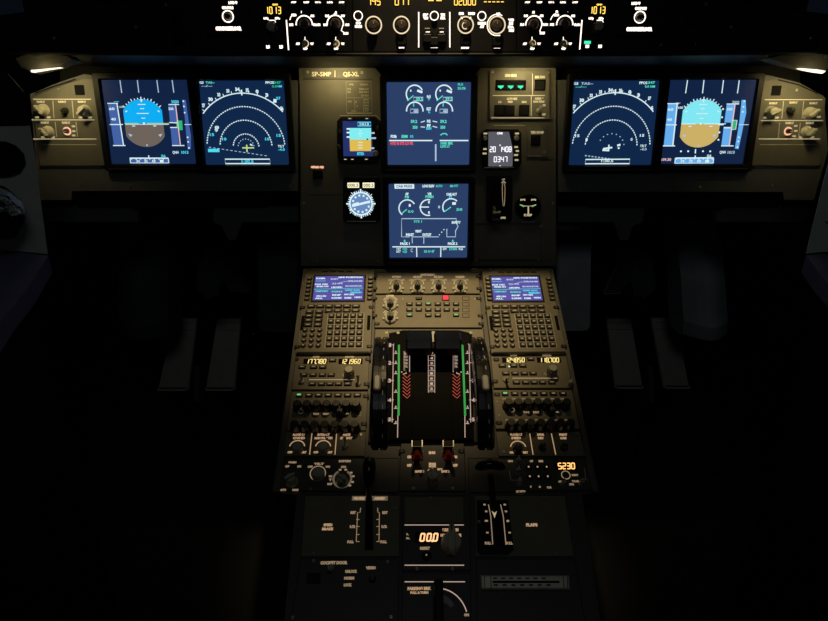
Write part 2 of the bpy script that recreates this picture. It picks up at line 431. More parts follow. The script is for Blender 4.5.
        s.ptext('QNH',*z(490,501),2.6,N3,WH,w=6); s.ptext('1013',*z(547,501),2.8,N3,'x_cyan',w=7)
        s.pprism([z(*p) for p in ((212,536),(446,536),(450,566),(216,566))], NN, N2, 'tape_l')
        S([(212,537),(446,537)],1.2); S([(216,566),(450,566)],.6); S([(213,537),(217,566)],.8); S([(446,537),(450,566)],.8)
        for i,tx in enumerate(('34','35','0','1')): s.ptext(tx,*z(262+48*i,554),2.6,N3,WH,w=3.6)
        for i in range(9): S([(222+28*i,538),(222+28*i,547)],.7)
        S([(327,520),(328,540)],1.0); s.ptext('S6',*z(416,523),2.4,N3,'x_cyan',w=4.5)
    else:
        S([(136,200),(108,462)],1.2); S([(48,462),(122,462)],1.0); S([(76,205),(145,205)],.9)
        s.ptext('---',*z(140,198),2.4,N3,'x_soft',w=5); s.ptext('100',*z(156,229),2.2,N3,WH,w=5)
        s.ptext('60',*z(95,240),2.6,N3,WH,w=5.5); s.ptext('40',*z(88,302),2.6,N3,WH,w=5); S([(66,334),(132,334)],.9)
        S([(488,203),(452,460)],1.1,'x_pink'); S([(436,207),(512,207)],.8); S([(402,462),(478,462)],.9)
        s.ptext('3000',*z(492,196),2.8,N3,'x_soft',w=7); s.ptext('500',*z(455,238),2.6,N3,WH,w=5.5)
        s.pprism([z(*p) for p in ((422,320),(462,320),(462,346),(420,346))], NN, N2, 's_pfd')
        S([(418,352),(462,352)],1.1); S([(385,333),(418,333)],1.0)
        s.pprism([z(*p) for p in ((468,308),(498,308),(490,360),(464,360))], N2, N3, 'x_green2'); S([(466,306),(500,306),(491,362),(462,362)],.6)
        for p in ((414,238),(408,288),(392,380),(386,425),(158,495),(202,495),(292,495),(336,495)): s.pdisc(*z(*p),.9,N3,WH)
        S([(247,482),(245,508)],1.1); S([(510,333),(570,333)],.5)
        for y in (190,224,255,410,435,470): s.pdisc(*z(544-(y-190)*.15,y),.8,N3,WH)
        s.ptext('QNH',*z(412,500),2.6,N3,WH,w=6); s.ptext('1013',*z(464,501),2.8,N3,'x_soft',w=7)
        s.ptext('109.30',*z(68,545),2.6,N3,'x_pink',w=10)
        s.pprism([z(*p) for p in ((124,536),(356,534),(354,566),(120,568))], NN, N2, 'tape_r')
        S([(124,537),(356,535)],1.3); S([(120,568),(354,567)],.6); S([(124,537),(120,568)],.8); S([(357,537),(354,568)],.8)
        for i,tx in enumerate(('34','35','0','1')): s.ptext(tx,*z(168+50*i,554),2.6,N3,WH,w=3.8)
        for i in range(9): S([(132+27*i,538),(132+27*i,547)],.7)
        S([(245,520),(244,540)],1.0); s.ptext('S6',*z(330,522),2.4,N3,WH,w=4.5)
T,s = display('primary_flight_display', [(102.4,80),(187,80),(196.8,163.8),(112.7,163.8)], 'leftmost blue screen with a cyan and grey-brown horizon ball', 's_pfd')
pfd(T,s,Z(95,70,6.09),'sky_l','gnd_l','tape_l',False); finish(T,s)
T,s = display('primary_flight_display', [(670.1,80),(755.5,80),(741.4,163.8),(660,163.8)], 'rightmost blue screen with a pale cyan and sand-yellow horizon ball', 's_pfd')
pfd(T,s,Z(655,70,6.09),'sky_r','gnd_r','tape_r',True); finish(T,s)
def nd(T, s, z, cpx, right):
    cu, cv = s.pp(*cpx); k = T.sx(*cpx)
    cu += .5*k; R = 51.2*k; th=48
    tp = [(90-th-1 if right else 90-th-1),(90+th+3)]
    s.arc(cu,cv,R,1.0*k,N2,WH,tp[0],tp[1],seg=28)
    for i in range(-5,6):
        a = 90+i*9.2+2
        if a<tp[0] or a>tp[1]: continue
        r1 = R*1.05
        s.stroke([(cu+R*math.cos(rad(a)),cv+R*math.sin(rad(a))),(cu+r1*math.cos(rad(a)),cv+r1*math.sin(rad(a)))],.7*k,N2,WH)
    for (r,n_) in ((38.7,46),(25.9,32))+(() if right else ((12.8,17),)):
        s.arc(cu,cv,r*k,1.0*k,N2,WH,4,176,dash=n_)
    for i in range(9 if not right else 8):
        a = rad(12+i*(156/8)); s.disc(cu+(8 if not right else 13)*k*math.cos(a), cv+(8 if not right else 13)*k*math.sin(a), .55*k, N2, 'x_soft', 8)
    s.stroke([(cu-.3*k,cv+R*.96),(cu-.3*k,cv+R*1.06)],1.3*k,N3,WH)
if 1:
    T,s = display('navigation_display', [(199.6,80.7),(283.8,80.7),(289.4,164.6),(206.8,164.6)], 'blue arc-map screen left of center, its four rings around a small aircraft mark', 's_nd', None)
    z = Z(195,70,6.09); nd(T,s,z,(246.3,147.2),False)
    for x,y,t in ((52,215,'27'),(95,178,'30'),(145,150,'33'),(200,127,'33'),(258,117,'34'),(318,122,'35'),(378,130,'0'),(437,152,'3'),(487,187,'1'),(530,235,'6')):
        s.ptext(t,*z(x,y),3.2,N3,WH,w=4.5 if x in(95,258) else 3,bold=.06)
    for x,y,t in ((103,393,'15'),(178,420,'10'),(440,420,'10'),(510,398,'15'),(507,172,'37')): s.ptext(t,*z(x,y),2.8,N3,'x_cyan',w=4.4)
    s.ptext('TILT',*z(524,464),2.3,N3,WH,w=6.5); s.ptext('-4.0',*z(527,484),2.3,N3,'x_cyan',w=6.5)
    s.ptext('8',*z(133,349),3,N3,WH,w=4.5); s.ptext('9',*z(130,367),3,N3,WH,w=3.5)
    s.pprism([z(*p) for p in ((79,480),(148,480),(149,500),(80,500))],NN,N2,'x_cyan')
    for i in range(14): s.pstroke([z(85+26*i,470+3.9*i),z(99+26*i,472+3.9*i)],.6,N2,'x_soft')
    s.pstroke([z(183,543),z(455,543),z(458,570),z(186,570)],1.1,N2,WH,closed=True); s.ptext('1:30.5',*z(320,556),3,N3,'x_cyan',w=12)
    s.pstroke([z(288,474),z(360,474)],1.3,N3,'x_yellow'); s.pstroke([z(315,455),z(317,500)],1.3,N3,'x_yellow'); s.pstroke([z(335,452),z(350,460)],1.4,N3,WH)
    s.ptext('GS',*z(40,76),2.3,N3,WH,w=4); s.ptext('TAS--',*z(92,76),2.2,N3,'x_green',w=9); s.ptext('--/--',*z(72,97),1.8,N3,'x_soft',w=11)
    s.ptext('PPOS',*z(455,76),2.5,N3,WH,w=8.5); s.ptext('347',*z(502,76),2.5,N3,'x_green2',w=7); s.ptext('0.0',*z(484,99),2.3,N3,'x_green2',w=5); s.ptext('NM',*z(516,99),2.2,N3,'x_cyan',w=4)
    finish(T,s)
    T,s = display('navigation_display', [(574,80.7),(658.7,80.7),(650,164.8),(568.2,164.8)], 'blue arc-map screen right of center, with two dotted rings and no inner ring', 's_nd', None)
    z = Z(560,70,6.09); nd(T,s,z,(609.6,147.2),True)
    for x,y,t in ((88,222,'27'),(133,184,'30'),(190,155,'33'),(247,133,'33'),(308,122,'34'),(368,125,'35'),(425,133,'0'),(478,152,'3'),(545,172,'37'),(560,232,'6')):
        s.ptext(t,*z(x,y),3.2,N3,WH,w=4.5 if x in(133,308) else 3,bold=.06)
    for x,y,t in ((106,400,'15'),(162,424,'1'),(436,422,'0'),(500,398,'15')): s.ptext(t,*z(x,y),2.6,N3,WH,w=4.4 if len(t)>1 else 2)
    s.ptext('TILT',*z(507,462),2.3,N3,WH,w=6.5); s.ptext('-4.0',*z(508,482),2.3,N3,'x_soft',w=6.5)
    for i in range(8): s.pstroke([z(152+20*i,521+2.6*i),z(163+20*i,522.5+2.6*i)],1.0,N2,'x_soft')
    s.pstroke([z(156,545),z(425,543),z(423,570),z(153,571)],1.1,N2,WH,closed=True); s.ptext('1:30.5',*z(288,553),2.6,N3,WH,w=12)
    s.pstroke([z(262,480),z(318,472)],1.6,N3,WH); s.pstroke([z(298,455),z(296,486)],1.2,N3,WH); s.pstroke([z(258,488),z(300,490)],1.6,N3,WH)
    s.pstroke([z(348,460),z(368,455)],2,N3,WH); s.pstroke([z(352,478),z(362,474)],1.6,N3,WH)
    s.ptext('GS',*z(98,82),2.5,N3,WH,w=4.5); s.ptext('TAS--',*z(165,82),2.3,N3,'x_soft',w=12); s.ptext('--/--',*z(128,102),1.8,N3,'x_green',w=11)
    s.ptext('PPOS',*z(508,78),2.6,N3,WH,w=8); s.ptext('347',*z(558,76),2.5,N3,'x_green',w=7); s.ptext('0.0 NM',*z(548,100),2.3,N3,'x_green',w=10)
    finish(T,s)
# engine / warning display
T,s = display('engine_display', [(386.6,82.3),(470.8,82.3),(468.8,164.6),(387.9,164.6)], 'upper center blue screen with four white engine dials and a red warning line', 's_ewd')
z = Z(375,75,6.21)
for dx in (0,183):
    x,y = z(246+dx,118); s.parc(x,y,8.3,1.3,N2,WH,25,225); s.pstroke([z(200+dx,160),z(238+dx,128)],1.0,N3,'x_green'); s.pstroke([z(262+dx,96),z(294+dx,108)],2.2,N3,WH)
    s.pbox(*z(222+dx,97),1.3,2,NN,N3,WH)
    s.pstroke([z(240+dx,138),z(298+dx,138),z(298+dx,160),z(240+dx,160)],.7,N2,'x_soft',closed=True); s.ptext('39.5',*z(276+dx,149),2.8,N3,'x_green',w=7.2,bold=.05)
    x,y = z(247+dx,222); s.parc(x,y,8.2,1.3,N2,WH,-5,185); s.pstroke([z(240+dx,172),z(240+dx,196)],1.0,N3,'x_green')
    s.pstroke([z(220+dx,212),z(268+dx,212),z(268+dx,235),z(220+dx,235)],.7,N2,'x_soft',closed=True); s.ptext('480',*z(254+dx,224),2.8,N3,'x_soft',w=5,bold=.05)
    s.ptext('59.2',*z(242+dx,288),2.9,N3,'x_green',w=6.4,bold=.05); s.ptext('350',*z((249 if dx==0 else 238)+dx,324),2.9,N3,'x_green',w=5,bold=.05)
for t,x,y,w,mt in (('N1',334,134,3.6,WH),('%',336,152,2,'x_green'),('EGT',334,210,4.4,WH),('C',336,228,2,'x_cyan'),('N2',334,286,3.6,WH),('FF',334,314,3.6,WH),('KG/H',334,330,5,'x_cyan')):
    s.ptext(t,*z(x,y),2.7,N3,mt,w=w,bold=.06)
for a,b2 in (((284,294),(310,286)),((358,286),(386,292)),((284,322),(310,324)),((358,318),(386,326))): s.pstroke([z(*a),z(*b2)],.8,N3,WH)
s.ptext('FLX',*z(532,58),2.2,N3,'x_green',w=5.5); s.ptext('55.0%',*z(538,82),2.5,N3,'x_green',w=8)
s.pstroke([z(406,374),z(420,364),z(440,364),z(450,374)],1.1,N3,'x_green')
s.ptext('FOB:',*z(116,381),2.7,N3,WH,w=6,bold=.06); s.ptext('5580',*z(184,381),2.7,N3,'x_green',w=6.5,bold=.06); s.ptext('KG',*z(228,381),2.4,N3,'x_cyan',w=3)
s.pstroke([z(88,407),z(356,407)],1.2,N3,WH); s.pstroke([z(402,407),z(580,407)],1.2,N3,WH); s.pstroke([z(377,430),z(377,535)],1.5,N3,'x_soft')
s.ptext('HYD B SYS LO PR',*z(167,424),2.9,N3,'x_red',w=23,bold=.06)
s.ptext('PARK BRK',*z(446,423),2.5,N3,'x_green',w=12.5,bold=.05); s.ptext('LDG LT',*z(436,442),2.5,N3,'x_green',w=9.5,bold=.05)
finish(T,s)
T,s = display('system_display', [(388.7,183.7),(468.1,183.7),(466.8,257.2),(389.8,257.2)], 'lower center blue screen with a white system diagram and three dials', 's_ewd')
z = Z(375,170,6.21)
s.pprism([z(120,88),z(243,88),z(244,116),z(122,116)],NN,N2,WH); s.ptext('CAB PRESS',*z(182,101),2.2,N3,'s_ewd',w=16)
s.ptext('LDG ELEV',*z(332,99),2.4,N3,WH,w=12,bold=.06); s.ptext('AUTO',*z(398,99),2.3,N3,'x_green',w=6.5); s.ptext('80 FT',*z(491,99),2.3,N3,'x_green',w=8)
for t,x,y,w,mt in (('AP',198,148,3.5,WH),('PSI',198,167,4,'x_green'),('V/S',338,148,4,WH),('FT/MIN',338,166,8,'x_green'),('CAB ALT',476,150,10.5,WH),('FT',470,166,3,'x_cyan')): s.ptext(t,*z(x,y),2.4,N3,mt,w=w,bold=.06)
x,y=z(200,237); s.parc(x,y,8.2,1.2,N2,WH,30,232); s.pstroke([z(168,268),z(198,244)],1.0,N3,'x_green'); s.ptext('0.0',*z(222,257),2.4,N3,'x_green',w=5.5); s.pbox(*z(216,220),2,2.6,NN,N3,WH)
x,y=z(330,233); s.parc(x,y,7.8,1.2,N2,WH,75,285); s.pstroke([z(275,230),z(335,230)],1.1,N3,WH); s.pbox(*z(335,200),1.6,2.4,NN,N3,WH); s.pbox(*z(335,264),1.6,2.4,NN,N3,WH); s.pbox(*z(398,230),1.8,2.4,NN,N3,'x_soft')
x,y=z(472,230); s.parc(x,y,8.2,1.2,N2,WH,45,215); s.pstroke([z(432,258),z(472,230)],1.0,N3,'x_green'); s.pbox(*z(491,208),3.6,2.6,NN,N3,WH); s.ptext('50',*z(524,245),2.6,N3,'x_green',w=6)
s.pstroke([z(215,415),z(165,415),z(165,302),z(505,302),z(505,318)],.9,N2,'x_soft'); s.ptext('SYS 1',*z(266,319),2.3,N3,'x_green',w=8)
s.pstroke([z(505,330),z(516,350),z(500,378),z(500,415),z(446,415),z(446,365)],.9,N2,'x_soft'); s.ptext('SAFETY',*z(504,325),2.4,N3,WH,w=9,bold=.06)
s.ptext('INLET',*z(217,401),2.4,N3,WH,w=8,bold=.06); s.ptext('VENT',*z(269,380),2.4,N3,WH,w=6.5,bold=.06); s.ptext('OUTLET',*z(322,401),2.4,N3,WH,w=9,bold=.06)
for a,b2 in (((235,415),(300,415)),((300,415),(395,415)),((230,405),(232,455)),((303,415),(303,458))): s.pstroke([z(*a),z(*b2)],.8,N2,'x_soft')
for i in range(3): s.pdisc(*z(400+14*i,402-16*i),.6,N3,WH)
for x0 in (184,482): s.prism([s.pp(*z(x0-8,442),0),s.pp(*z(x0+8,442),0),s.pp(*z(x0,428),0)],NN,N2,'x_green')
s.ptext('PACK 1',*z(186,457),2.4,N3,WH,w=9.5,bold=.06); s.ptext('PACK 2',*z(482,457),2.4,N3,WH,w=9.5,bold=.06)
s.pstroke([z(108,477),z(560,477)],1.1,N3,WH); s.pstroke([z(258,480),z(260,540)],1.0,N3,WH); s.pstroke([z(409,480),z(408,540)],1.0,N3,WH)
s.ptext('TAT',*z(146,490),2.2,N3,WH,w=4.5); s.ptext('SAT',*z(146,506),2.2,N3,WH,w=4.5); s.ptext('+21',*z(184,490),2.3,N3,'x_green',w=4.5); s.ptext('+21',*z(184,507),2.3,N3,'x_green',w=4.5); s.ptext('C',*z(228,498),3.6,N3,'x_soft',w=2.2)
s.ptext('03 H 47',*z(337,505),2.5,N3,'x_green',w=10.5); s.ptext('GW',*z(433,490),2.3,N3,WH,w=4); s.ptext('57300',*z(485,490),2.4,N3,'x_green',w=8); s.ptext('KG',*z(533,490),2.3,N3,WH,w=4)
finish(T,s)
# ------------------------------------------------------------------ side lighting panels
def side_panel(left):
    if left:
        T = Thing('lighting_control_panel', M, (67,122), 'beige knob panel left of the leftmost screen, its sloping top edge rising to the right', 'control panel')
        z = Z(10,50,5.18)
        out = [(31,98.5),(58,87.5),(84,78.5),(92,79),(97,84),(105,166),(40,166)]
        gro = [z(130,222),z(250,180),z(340,150)]
        L = [((120,255),(420,255)),((112,362),(438,362)),((120,461),(448,461)),((170,490),(448,490)),((222,262),(228,352)),((322,262),(330,352)),((234,372),(242,450)),((342,372),(350,450))]
        K_ = [(160,300,1.0),(378,305,1.0),(185,415,1.0)]; tg=(277,312); ring=(297,420); sq=(360,207); sc_=(252,205); lab=[(160,268),(270,268),(372,268),(180,376),(290,376)]; lo=[(140,349),(200,349),(365,350),(415,350),(170,452),(222,452)]; rl=[(328,395),(330,420),(330,442)]
    else:
        T = Thing('lighting_control_panel', M, (790,122), 'beige knob panel right of the rightmost screen, its sloping top edge falling to the right', 'control panel')
        z = Z(740,60,5.65)
        out = [(762,80),(775,79.5),(800,86),(826,98),(820,166),(752,166)]
        gro = [z(215,112),z(330,140),z(440,190)]
        L = [((140,224),(465,224)),((118,342),(470,342)),((105,446),(452,446)),((112,478),(438,478)),((246,232),(236,330)),((360,232),(350,330)),((224,356),(216,440)),((340,356),(332,440))]
        K_ = [(188,285,1.0),(408,290,1.0),(392,398,1.0)]; tg=(292,285); ring=(270,402); sq=(205,173); sc_=(320,170); lab=[(188,244),(302,240),(415,244),(280,356),(395,356)]; lo=[(142,326),(208,326),(370,324),(445,322),(345,436),(408,436)]; rl=[(315,372),(315,400),(305,430)]
    b = T.mb(); b.pprism(out, 0, .004, 'panel', ch=.001); n=.004
    b.pstroke(gro, 1.2, n, 'groove')
    for a,c in L: b.pstroke([z(*a),z(*c)], .8, n, 'leg_mip' if abs(a[1]-c[1])<5 and a[1]<470 else 'edge_light')
    for p in lab: b.ptext('FLOOD LT', *z(*p), 1.8, n+.0002, 'leg_mip', w=8, bold=.08)
    for p in lo: b.ptext('OFF', *z(*p), 1.7, n+.0002, 'leg_mip', w=4, bold=.08)
    for p in rl: b.ptext('ON', *z(*p), 1.6, n+.0002, 'leg_mip', w=3.4, bold=.08)
    b.pbox(*z(*sq), 9.5, 10, n, n+.0006, 'void_black', r=.6)
    b.obj('panel_face', T.o)
    for (x,y,q) in K_: knob(T, *z(x,y+10), 5.4, .016, 'knob_pale', 'bar', random.choice((-50,40,120)), n=n)
    knob(T, *z(*tg), 3.1, .012, 'knob_black', 'dot', 20, n=n)
    bb = T.mb(); u,v = bb.pp(*z(*ring),n); k = T.sx(*z(*ring))
    bb.arc(0,0,3.4*k,1.5*k,.001,'lit_orange'); bb.cyl(0,0,[(0,2.6*k),(.008,2.2*k),(.010,1.6*k)],'knob_black',16); bb.box(.6*k,0,2.6*k,.8*k,.0102,.0106,'edge_light')
    bb.obj('lit_selector', T.o, (u,v,n), label='orange-lit ring selector')
    screw(T, *z(*sc_), n)
side_panel(True); side_panel(False)
# ------------------------------------------------------------------ center left of MIP
T = Thing('registration_placard', M, (337,73.5), 'long placard reading SP-SMP QS-XL at the top of the center board', 'placard')
b = T.mb(); b.pprism([(303.5,69),(367,69),(367,78),(304,78)], 0, .0015, 'panel', ch=.0004)
b.ptext('SP-SMP', 321.5, 74, 4.4, .0017, 'leg_mip', w=19.5, bold=.03); b.ptext('QS-XL', 351, 74, 4.4, .0017, 'leg_mip', w=16, bold=.03); b.pstroke([(335,70.5),(335,77)], .7, .0015, 'leg_mip')
b.obj('placard_plate', T.o); screw(T, 307.5, 72, .0015); screw(T, 362, 72.5, .0015)
T = Thing('limits_placard', M, (358,97), 'small printed table placard above the square standby screen', 'placard')
b = T.mb(); b.pprism([(346,81.5),(371,81.5),(372,112.5),(346.5,112.5)], 0, .001, 'panel')
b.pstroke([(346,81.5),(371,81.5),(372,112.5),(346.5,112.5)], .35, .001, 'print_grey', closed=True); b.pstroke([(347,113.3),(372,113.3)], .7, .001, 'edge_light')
for (t,x,y,w) in (('VFE',351,84.5,5),('KT/MACH',364,84.5,8),('VLE',349,89,4),('280/.67',364,89,10),('VLO',349,92,4),('250 EXT',364,92,10),('220 RET',365,95.5,8),('VFE',349.5,101.5,4.5),('230',366,99.5,6),('215',366,102.5,6),('200',366,105.5,6),('185',366,108.5,6),('177',366,111,6),('FULL',354,111,5),('1',356,102,1.4),('2',357,106,1.4)):
    b.ptext(t, x, y, 1.7, .0012, 'print_grey', w=w, bold=.05)
b.pstroke([(347,97.8),(371,97.8)], .35, .001, 'print_grey'); b.pstroke([(354.5,99),(355,110)], .35, .001, 'print_grey'); b.obj('placard_plate', T.o)
T = Thing('standby_flight_display', M, (357.5,138), 'small square standby screen with cyan sky over yellow ground', 'screen')
b = T.mb(); b.pprism([(341,116.5),(375,116.5),(380,121),(380,158),(376,162),(341,162),(337.5,158),(337,121)], 0, .010, 'black', ch=.0015)
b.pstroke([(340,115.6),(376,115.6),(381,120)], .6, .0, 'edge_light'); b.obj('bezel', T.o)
b = T.mb(); b.pprism([(342.6,121),(371,121),(373.4,156.3),(343.4,156.3)], .009, .0105, 's_isis'); z = Z(330,110,5.4)
b.pprism([z(105,97),z(222,97),z(222,160),z(106,160)], .010, .0108, 'isis_sky'); b.pprism([z(106,160),z(222,160),z(222,222),z(108,222)], .010, .0108, 'isis_gnd')
b.pstroke([z(150,66),z(220,66),z(220,86),z(150,86)], .9, .0108, 'x_cyan', closed=True); b.ptext('1013',*z(185,76),2.2,.011,WH,w=9)
for x,y,w in ((98,102,3),(98,122,3),(98,146,3),(230,124,4),(232,152,6),(228,206,4)): b.pbox(*z(x,y), w, 1.6, .0105, .0111, WH if x<200 else 'x_soft')
for yy in (112,126,140,175,190,205): b.pstroke([z(152 if yy%4 else 158,yy),z(176 if yy%4 else 170,yy)], .7, .0109, WH)
b.ptext('STD',*z(165,236),2.6,.0109,'x_cyan',w=7,bold=.06); b.pbox(*z(202,158),1.6,1.6,.0105,.0112,'s_isis'); b.obj('screen', T.o)
km = key_mesh(.009,.0045,.003,'cap',leg='drum_white',rim='black')
for x,y in ((350,118.6),(367,118.6),(345.5,159.3),(352.5,159.3),(366.5,159.3)): key(T,x,y,km,.010,'push_button')
kv = key_mesh(.004,.008,.003,'cap',rim='black')
for x,y in ((339.6,131),(339.6,147),(377.7,128)): key(T,x,y,kv,.010,'push_button')
knob(T, 375.3, 153.5, 2.6, .012, 'knob_pale', 'grip', 0, n=.010)
T = Thing('radio_magnetic_indicator', M, (361,200), 'round white-spiked compass dial under two small number windows', 'gauge')
b = T.mb(); b.pprism([(345,177),(378,177),(380,180),(380,220),(377,223),(346,223),(343,220),(343,180)], 0, .006, 'black', ch=.001)
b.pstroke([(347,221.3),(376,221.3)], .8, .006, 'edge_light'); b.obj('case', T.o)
b = T.mb()
for x0 in (353.3,368.5):
    b.pbox(x0,185.2,11.6,5.2,.006,.0066,'drum_white',r=.4); b.ptext('000.5', x0, 185.2, 3.2, .0068, 'black', w=10, bold=.01)
b.obj('number_window', T.o)
b = T.mb(); cu,cv = b.pp(361,203.7,.006); k=T.sx(361,203.7)
b.cyl(cu,cv,[(.006,12*k),(.0068,12*k)],'dial_blue',32); b.arc(cu,cv,11*k,1.4*k,.007,WH)
for i in range(36):
    a=rad(10*i); r0,r1 = (11.5,13.2) if i%9 and i%9-4 else (11,14.5)
    b.stroke([(cu+r0*k*math.cos(a),cv+r0*k*math.sin(a)),(cu+r1*k*math.cos(a),cv+r1*k*math.sin(a))],(.7 if i%3 else 1.6)*k,.007,WH)
for i in range(12):
    a=rad(30*i+10); b.box(cu+8.2*k*math.cos(a),cv+8.2*k*math.sin(a),1.9*k,1.9*k,.0068,.0073,WH)
b.obj('compass_card', T.o)
b = T.mb(); a=rad(14)
b.stroke([(cu-9*k*math.cos(a),cv-9*k*math.sin(a)),(cu+9.5*k*math.cos(a),cv+9.5*k*math.sin(a))],2.2*k,.0078,WH); b.stroke([(cu-8*k*math.cos(a),cv-8*k*math.sin(a)+1.5*k),(cu-2*k,cv+1.0*k)],1.6*k,.0078,WH)
b.obj('needle', T.o)
T = Thing('annunciator_button', M, (318,171), 'single dark square push button with a lit orange caption, left of the standby instruments', 'button')
b = T.mb(); b.pbox(318,174.5,10,9,0,.002,'black',r=.6,ch=.0005); b.ptext('GPWS G/S', 317.3, 167.2, 2.2, .0006, 'lit_orange', w=13, bold=.08); b.pbox(318,174.3,8,7,.002,.004,'gloss_black',r=.5,ch=.0005); b.obj('push_button', T.o)
# ------------------------------------------------------------------ right of screens
z = Z(420,60,5.914)
T = Thing('landing_gear_panel', M, (520,96), 'olive-lit panel with three green landing gear triangles at the top right of the center board', 'control panel')
b = T.mb(); b.pprism([(489.5,70.5),(550,70.5),(550,119.5),(489,119.5)], 0, .003, 'panel', ch=.0006); n=.003
b.ptext('LDG GEAR', 511, 75.4, 2.6, n+.0002, 'leg_mip', w=12, bold=.07); b.ptext('BRK FAN', 540, 77, 2.4, n+.0002, 'leg_mip', w=10, bold=.07)
b.pstroke([z(430,210),z(738,210)], .8, n, 'leg_mip'); b.pstroke([z(665,80),z(665,206)], .6, n, 'leg_mip'); b.pstroke([z(658,214),z(658,330)], .6, n, 'leg_mip'); b.pstroke([z(428,342),z(736,342)], .8, n, 'leg_mip')
b.ptext('AUTO BRK',*z(545,229),2.1,n+.0002,'leg_mip',w=11,bold=.07); b.ptext('LO',*z(473,248),1.9,n+.0002,'leg_mip',w=3.2,bold=.07); b.ptext('MED',*z(534,247),1.9,n+.0002,'leg_mip',w=5,bold=.07); b.ptext('MAX',*z(617,248),1.9,n+.0002,'leg_mip',w=5,bold=.07)
b.ptext('A/SKID &',*z(705,228),2,n+.0002,'leg_mip',w=9,bold=.07); b.ptext('N/W STRG',*z(703,246),2,n+.0002,'leg_mip',w=11,bold=.07); b.ptext('ON',*z(733,267),2,n+.0002,'leg_mip',w=3,bold=.07); b.ptext('OFF',*z(732,322),2,n+.0002,'leg_mip',w=3.6,bold=.07)
b.obj('panel_face', T.o)
for x,y in ((492.7,71.8),(549,72.2),(492,118.3)): screw(T,x,y,n)
b = T.mb(); b.pbox(510.7,85.1,30.5,10.4,n,n+.001,'gloss_black',r=.5)
for x in (500.7,510.6,520.4):
    b.prism([b.pp(x-3.2,85.6,n),b.pp(x+3.2,85.6,n),b.pp(x,89.2,n)],n+.001,n+.0014,'gear_green'); b.pbox(x,86.6,5,1.6,n+.001,n+.0013,'gear_green')
b.obj('indicator_light', T.o, label='three green triangle lights')
for x,y,w in ((539.8,85.2,10.5),(499.4,110.4,10),(509.6,110.4,9.6),(524,110.4,9.8)):
    b=T.mb(); u,v=b.pp(x,y,n); k=T.sx(x,y); b.box(0,0,w*k,10*k,0,.0014,'gloss_black',r=.5*k); b.box(0,0,w*k*.86,8.6*k,.0012,.003,'black',r=.5*k,ch=.0006); b.obj('push_button',T.o,(u,v,n))
toggle(T, 538.6, 110.5, n=n)
T = Thing('chronometer', M, (502,149), 'rounded clock with a grey face showing 20 1408 over 0347', 'clock')
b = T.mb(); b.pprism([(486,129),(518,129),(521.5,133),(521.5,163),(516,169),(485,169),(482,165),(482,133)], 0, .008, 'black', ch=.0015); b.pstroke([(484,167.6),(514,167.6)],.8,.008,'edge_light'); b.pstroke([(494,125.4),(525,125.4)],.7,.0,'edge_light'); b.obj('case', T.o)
b = T.mb(); b.pprism([(488.4,131.8),(509,131.8),(513,150),(512.4,166.4),(488.4,166.4)], .007, .0087, 'clock_face')
b.pseg('20 1408', 500.6, 149.3, 5.0, 22, .0088, 'clock_digit', shear=0); b.pseg('0347', 500.6, 159.3, 5.0, 14, .0088, 'clock_digit', shear=0); b.ptext('CHR',500,133.2,2,.0088,'clock_digit',w=6,bold=.05); b.ptext('^',500,145.6,2.6,.0088,'clock_digit'); b.ptext('^',500,166,2.0,.0088,'clock_digit'); b.obj('clock_face', T.o)
for x,y in ((485.4,138),(517,138)): knob(T,x,y,2.2,.008,'knob_pale',None,0,n=.008)
for x,y,w in ((485.5,133.5,3.6),(485,149,3.4),(484.6,153.5,4),(517,133.5,4),(516.2,147,3.6),(517.4,151,3.2),(516,155,4),(516.6,160,3.6)): b = T.mb(); b.pbox(x,y,w,1.8,.008,.0086,'leg_mip'); b.obj('side_key', T.o)
T = Thing('terrain_button', M, (536,141), 'small black square button right of the clock, in its own outlined panel', 'button')
b = T.mb(); b.pprism([(527,128),(548,128),(548,157),(527,157)], 0, .002, 'panel', ch=.0004); b.ptext('TERR ON ND', 537.2, 132.3, 2.2, .0022, 'leg_mip', w=13, bold=.07); b.pstroke([(528,156),(541,156)],.7,.002,'edge_light'); b.pbox(535.6,140.4,9.4,10.4,.002,.0028,'gloss_black'); b.obj('panel_face',T.o)
b = T.mb(); b.pbox(535.6,140.4,7.6,8.2,.0028,.0044,'black',ch=.0006); b.obj('push_button',T.o); screw(T,544.4,151.9,.002)
T = Thing('gear_lever_panel', M, (500,199), 'tall dark panel with the gear lever slot, below the clock', 'lever')
b = T.mb(); b.pprism([(487,176.5),(511,176.5),(512.5,179),(512.5,219),(510,222.5),(489,222.5),(487,219)], 0, .004, 'black', ch=.001)
b.pprism([(490.5,185),(496.5,185),(496,217),(491,217)], .004, .0043, 'void_black')
b.pstroke([(502.2,188),(502.6,184),(503.6,182.5),(504.6,184),(505,188),(504.8,198),(504.2,206),(503.2,206),(502.5,198)],.6,.004,'leg_pedlow',closed=True); b.pstroke([(501.5,183),(503.6,181),(505.7,183)],.8,.004,'leg_mip')
b.ptext('UP',503.6,179.4,1.6,.0042,'leg_mip',w=3); b.ptext('DOWN',502.6,217.8,2.0,.0042,'leg_mip',w=6,bold=.08); b.obj('panel_face',T.o)
b = T.mb(); u,v=b.pp(493.6,213,.004); b.tube([(u,v+.012,.003),(u,v+.004,.020),(u,v,.036)],[.003,.003,.0032],'screw_metal'); 
vs=[(u+x, 0,0) for x in ()]
b.obj('lever_arm',T.o)
b = T.mb()
b.loft([[(u+x,v+.010*math.cos(t),.040+.010*math.sin(t)) for t in [2*PI*i/20 for i in range(20)]] for x in (-.0075,-.006,.006,.0075)],'knob_black')
for x in (-.0078,.0078): b.arc(u+x,v,.001,.001,.04,'knob_black')
b.obj('wheel_knob',T.o)
